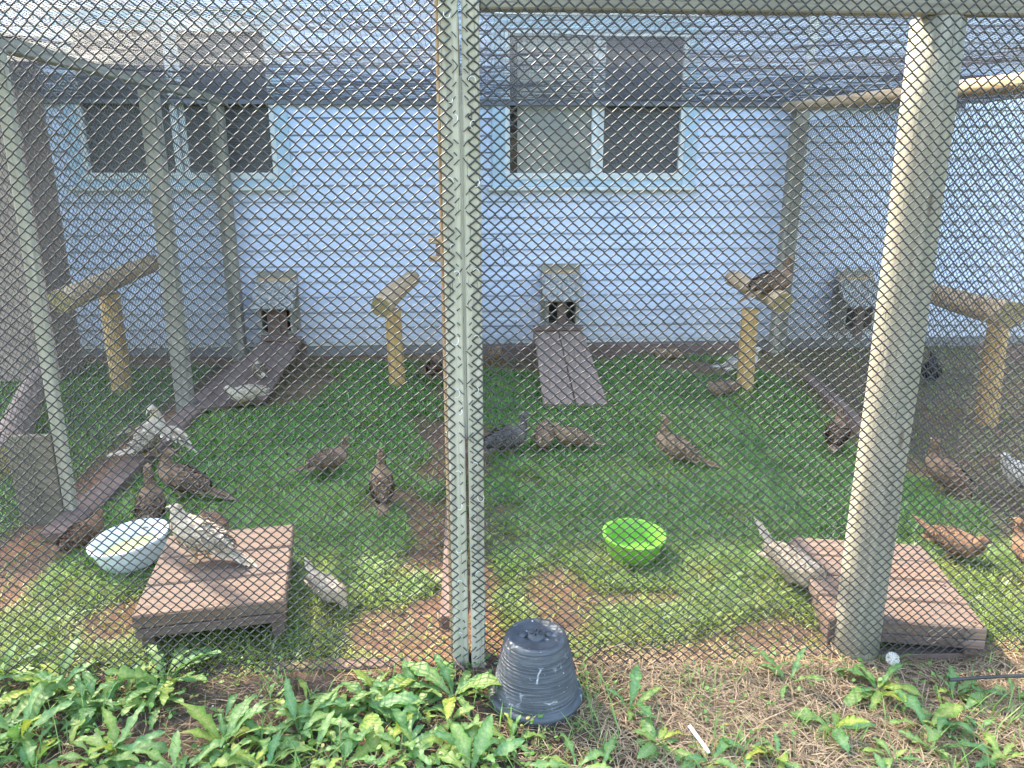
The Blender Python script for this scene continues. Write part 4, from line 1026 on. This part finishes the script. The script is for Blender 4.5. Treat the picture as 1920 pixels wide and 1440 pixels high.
# the big rosettes one can pick out
big = [(310, 1290, 0.165, 16, ('deep', 'mid'), 'large bushy dandelion rosette in front of the left step'), (690, 1330, 0.15, 13, ('mid', 'broad'), 'tall dandelion left of the centre posts reaching up the mesh'),
       (110, 1300, 0.16, 14, ('mid', 'deep'), 'dense dandelion below the white bowl'), (850, 1310, 0.15, 12, ('mid', 'broad'), 'broad leaved dandelion directly under the centre posts, left of the pot'),
       (40, 1390, 0.15, 12, ('mid', 'broad'), 'dandelion at the left edge halfway between fence and bottom'), (420, 1400, 0.13, 12, ('broad', 'mid'), 'round leaved plant below the left step near the bottom edge'),
       (560, 1370, 0.13, 10, ('mid',), 'dandelion halfway between the left step and the pot'), (960, 1390, 0.10, 12, ('deep', 'mid'), 'lacy leaved plant right in front of the upturned pot'),
       (760, 1400, 0.12, 11, ('broad', 'mid'), 'broad leaved dandelion at the lower left of the pot'), (1180, 1330, 0.13, 7, ('broad', 'mid'), 'sparse dandelion just right of the upturned pot'),
       (1330, 1430, 0.12, 8, ('mid', 'broad'), 'dandelion beside the white plant label'), (1650, 1285, 0.135, 11, ('mid', 'broad'), 'dandelion at the foot of the seed head and round post'),
       (1480, 1275, 0.14, 6, ('mid', 'deep'), 'dandelion with a long arching leaf left of the round post'), (1790, 1285, 0.10, 10, ('deep',), 'lacy weed under the right step, left of the hose'),
       (1900, 1300, 0.11, 8, ('deep', 'mid'), 'weed at the right edge beside the black hose'), (220, 1420, 0.12, 10, ('broad', 'mid'), 'dandelion at the bottom edge below the white bowl'),
       (640, 1440, 0.12, 10, ('mid',), 'dandelion cut by the bottom edge left of the pot'), (880, 1450, 0.12, 9, ('mid', 'broad'), 'dandelion cut by the bottom edge below the centre posts'),
       (1080, 1440, 0.12, 9, ('mid', 'deep'), 'dandelion cut by the bottom edge just right below the pot'), (1240, 1400, 0.08, 6, ('mid',), 'small dandelion left of the white plant label'),
       (10, 1270, 0.15, 12, ('mid', 'deep'), 'dandelion touching the mesh at the left edge'), (190, 1340, 0.11, 9, ('mid',), 'dandelion between the white bowl weed and the bushy rosette'),
       (500, 1450, 0.12, 9, ('broad', 'mid'), 'dandelion cut by the bottom edge under the right corner of the left step'), (340, 1460, 0.12, 9, ('mid',), 'dandelion cut by the bottom edge under the left corner of the left step'),
       (1560, 1360, 0.12, 8, ('mid', 'broad'), 'dandelion in the straw below the round post'), (1750, 1400, 0.12, 9, ('mid', 'deep'), 'dandelion in the straw below the right step'),
       (1880, 1420, 0.12, 9, ('mid',), 'dandelion in the lower right corner'), (1460, 1420, 0.11, 8, ('broad', 'mid'), 'dandelion at the bottom edge right of the plant label')]
for (px, py, sz, n, kk, lb) in big:
    p = g(px, py); dandelion(p.x, p.y, sz * (1.14 if px < 900 else 1.0), n, kk, label=lb)
for q in range(64):
    px = rnd.uniform(-60, 1000) if q < 54 else rnd.uniform(1080, 1920); py = rnd.uniform(1300, 1460)
    p = g(px, py if px < 1000 else py + 20)
    if abs(p.x - 0.178) < 0.15 and p.y > -0.32: continue
    dandelion(p.x, p.y, rnd.uniform(0.07, 0.125), rnd.randint(5, 8), ('mid', 'broad'))
# grass and small herbs between them
parts = []
xs, ys = scatter(5200, -1.6, 1.9, -0.75, 0.04, lambda a, b: (0.18 + 0.82 * (noise(a, b, 0.16, 71) > 0.58)) * np.where(a > 0.25, 1.0, 0.5)); m = len(xs)
cc = np.array([0.16, 0.26, 0.06]) * (0.6 + 0.8 * rng.random(m))[:, None]
parts.append(blades(m, xs, ys, 0.04 + 0.09 * rng.random(m) ** 2, 0.0011 + 0.0012 * rng.random(m), 0.1 + 0.6 * rng.random(m), cc, 3, 0.9))
tag(blade_obj('wild_grass', parts, M['grass']), 'thin wild grass blades growing between the dandelions', 'grass', kind='stuff')

# low creeping weeds with small round leaves
def creeping():
    n = 5200; xs = -1.7 + 3.7 * rng.random(n); ys = -0.75 + 0.80 * rng.random(n)
    k = rng.random(n) < np.where(noise(xs, ys, 0.14, 81) > 0.52, 1.0, 0.12) * np.where(xs > 0.35, 0.45, 1.0); xs, ys = xs[k], ys[k]; n = len(xs)
    a = rng.random(n) * 6.28; L = 0.007 + 0.012 * rng.random(n); tilt = rng.random(n) * 0.9 - 0.2; zz = height(xs, ys) + 0.004 + 0.035 * rng.random(n) ** 1.5
    shp = np.array([(0, 0), (0.3, 0.34), (0.72, 0.34), (1, 0), (0.72, -0.34), (0.3, -0.34)])
    d = np.stack([np.cos(a) * np.cos(tilt), np.sin(a) * np.cos(tilt), np.sin(tilt)], 1); sd = np.stack([-np.sin(a), np.cos(a), 0.3 * (rng.random(n) - 0.5)], 1)
    V = np.stack([xs, ys, zz], 1)[:, None] + (shp[None, :, 0:1] * d[:, None] + shp[None, :, 1:2] * sd[:, None]) * L[:, None, None]
    c = np.array([0.13, 0.26, 0.055]) * (0.55 + 0.8 * rng.random(n))[:, None]; c[rng.random(n) < 0.1] = (0.36, 0.30, 0.10)
    b = (np.arange(n) * 6)[:, None]
    o = link('creeping_weeds', mesh_np('creeping_weeds', V.reshape(-1, 3), [b + np.array([[0, 1, 2, 3]]), b + np.array([[0, 3, 4, 5]])], cols=np.repeat(c, 6, 0), smooth=False), M['grass'])
    tag(o, 'low creeping weeds with small round leaves between the dandelions', 'weeds', kind='stuff')
creeping()
# dandelion clock
p = yp(1672, 1235, -0.10); base = Vector((p.x + 0.005, -0.10, H(p.x, -0.10)))
dc = thing('dandelion_clock', 'round white dandelion seed head on a stalk at the lower right', 'seed head', base)
tube_obj('stalk', [(0, 0, 0), (0.004, 0, 0.03), (-0.002, 0, p.z - base.z)], 0.0022, M['stem'], dc)
rg = np.random.default_rng(5); dirs = rg.standard_normal((105, 3)); dirs /= np.linalg.norm(dirs, axis=1, keepdims=True); cen = np.array([-0.002, 0, p.z - base.z])
lines = []
for d_ in dirs:
    tip = cen + d_ * 0.015; lines.append([cen, (cen + tip) / 2, tip])
    for k in range(5):
        e_ = rg.standard_normal(3); e_ -= e_.dot(d_) * d_; e_ /= np.linalg.norm(e_); lines.append([tip, tip + (e_ * 0.0035 + d_ * 0.002), tip + (e_ * 0.0055 + d_ * 0.0036)])
M['fluff'] = plain('seed_fluff', (0.75, 0.73, 0.68), 0.9, var=0.03)
V, F = tubes(np.array(lines), 0.00020, 3); f_ = link('seed_fluff', mesh_np('seed_fluff', V, [F]), M['fluff'], dc); tag(f_, kind='stuff')
V, F = lathe([(0.0004, -0.004), (0.0035, -0.002), (0.004, 0.0005), (0.0025, 0.003), (0.0004, 0.004)], 12); link('seed_core', mesh_np('seed_core', V, [F]), M['straw_core'] if 'straw_core' in M else M['log'], dc, tuple(cen))
# plant label, twig, hose
a_, b__ = g(1292, 1360, 0.025), g(1330, 1412, 0.005)
wl = beam('plant_label', a_, b__, 0.011, 0.002, M['white_trim'], None, bev=0.0005); tag(wl, 'white plastic plant label stuck in the dry soil at lower right', 'plant label')
tw = tube_obj('twig', [g(842, 1220, 0.05), g(850, 1232, 0.045), g(858, 1245, 0.03), g(868, 1252, 0.03), g(873, 1262, 0.01)], 0.0032, M['timber']); tag(tw, 'short bent twig leaning at the foot of the centre posts', 'twig')
hs = tube_obj('drip_hose', [g(1780, 1275, 0.02), g(1830, 1271, 0.022), g(1880, 1268, 0.02), g(1960, 1266, 0.02)], 0.005, M['wire']); tag(hs, 'thin black hose lying under the mesh at lower right', 'hose')
for (px, py, L_) in ((640, 1400, 0.20), (1110, 1240, 0.16), (1290, 1320, 0.14), (180, 1190, 0.12)):
    p = g(px, py); a_ = rnd.uniform(0, 6.28)
    st_ = tube_obj('dead_stalk', [(p.x, p.y, 0.0), (p.x + L_ * 0.4 * math.cos(a_), p.y - 0.02, L_ * 0.35), (p.x + L_ * math.cos(a_), p.y - 0.03, L_ * 0.5)], 0.0016, M['straw_s'] if 'straw_s' in M else M['log'])
    tag(st_, 'thin yellow dead stalk arching over the weeds', 'stalk', 'dead stalks among the weeds')
# dry leaf caught on the net
lf = link('dry_leaf', LEAVES['broad'][0].copy(), None); p = yp(455, 110, 3.0); lf.location = (p.x, p.y, p.z - 0.15); lf.scale = (0.07, 0.09, 0.07); lf.rotation_euler = (0.4, -0.3, 1.2)
lf.location = g(455, 112, 1.93)
M['dryleaf'] = plain('dry_leaf', (0.5, 0.33, 0.18), 0.8); lf.data.materials.clear(); lf.data.materials.append(M['dryleaf']); tag(lf, 'dry tan leaf caught on the overhead net at upper left', 'leaf')
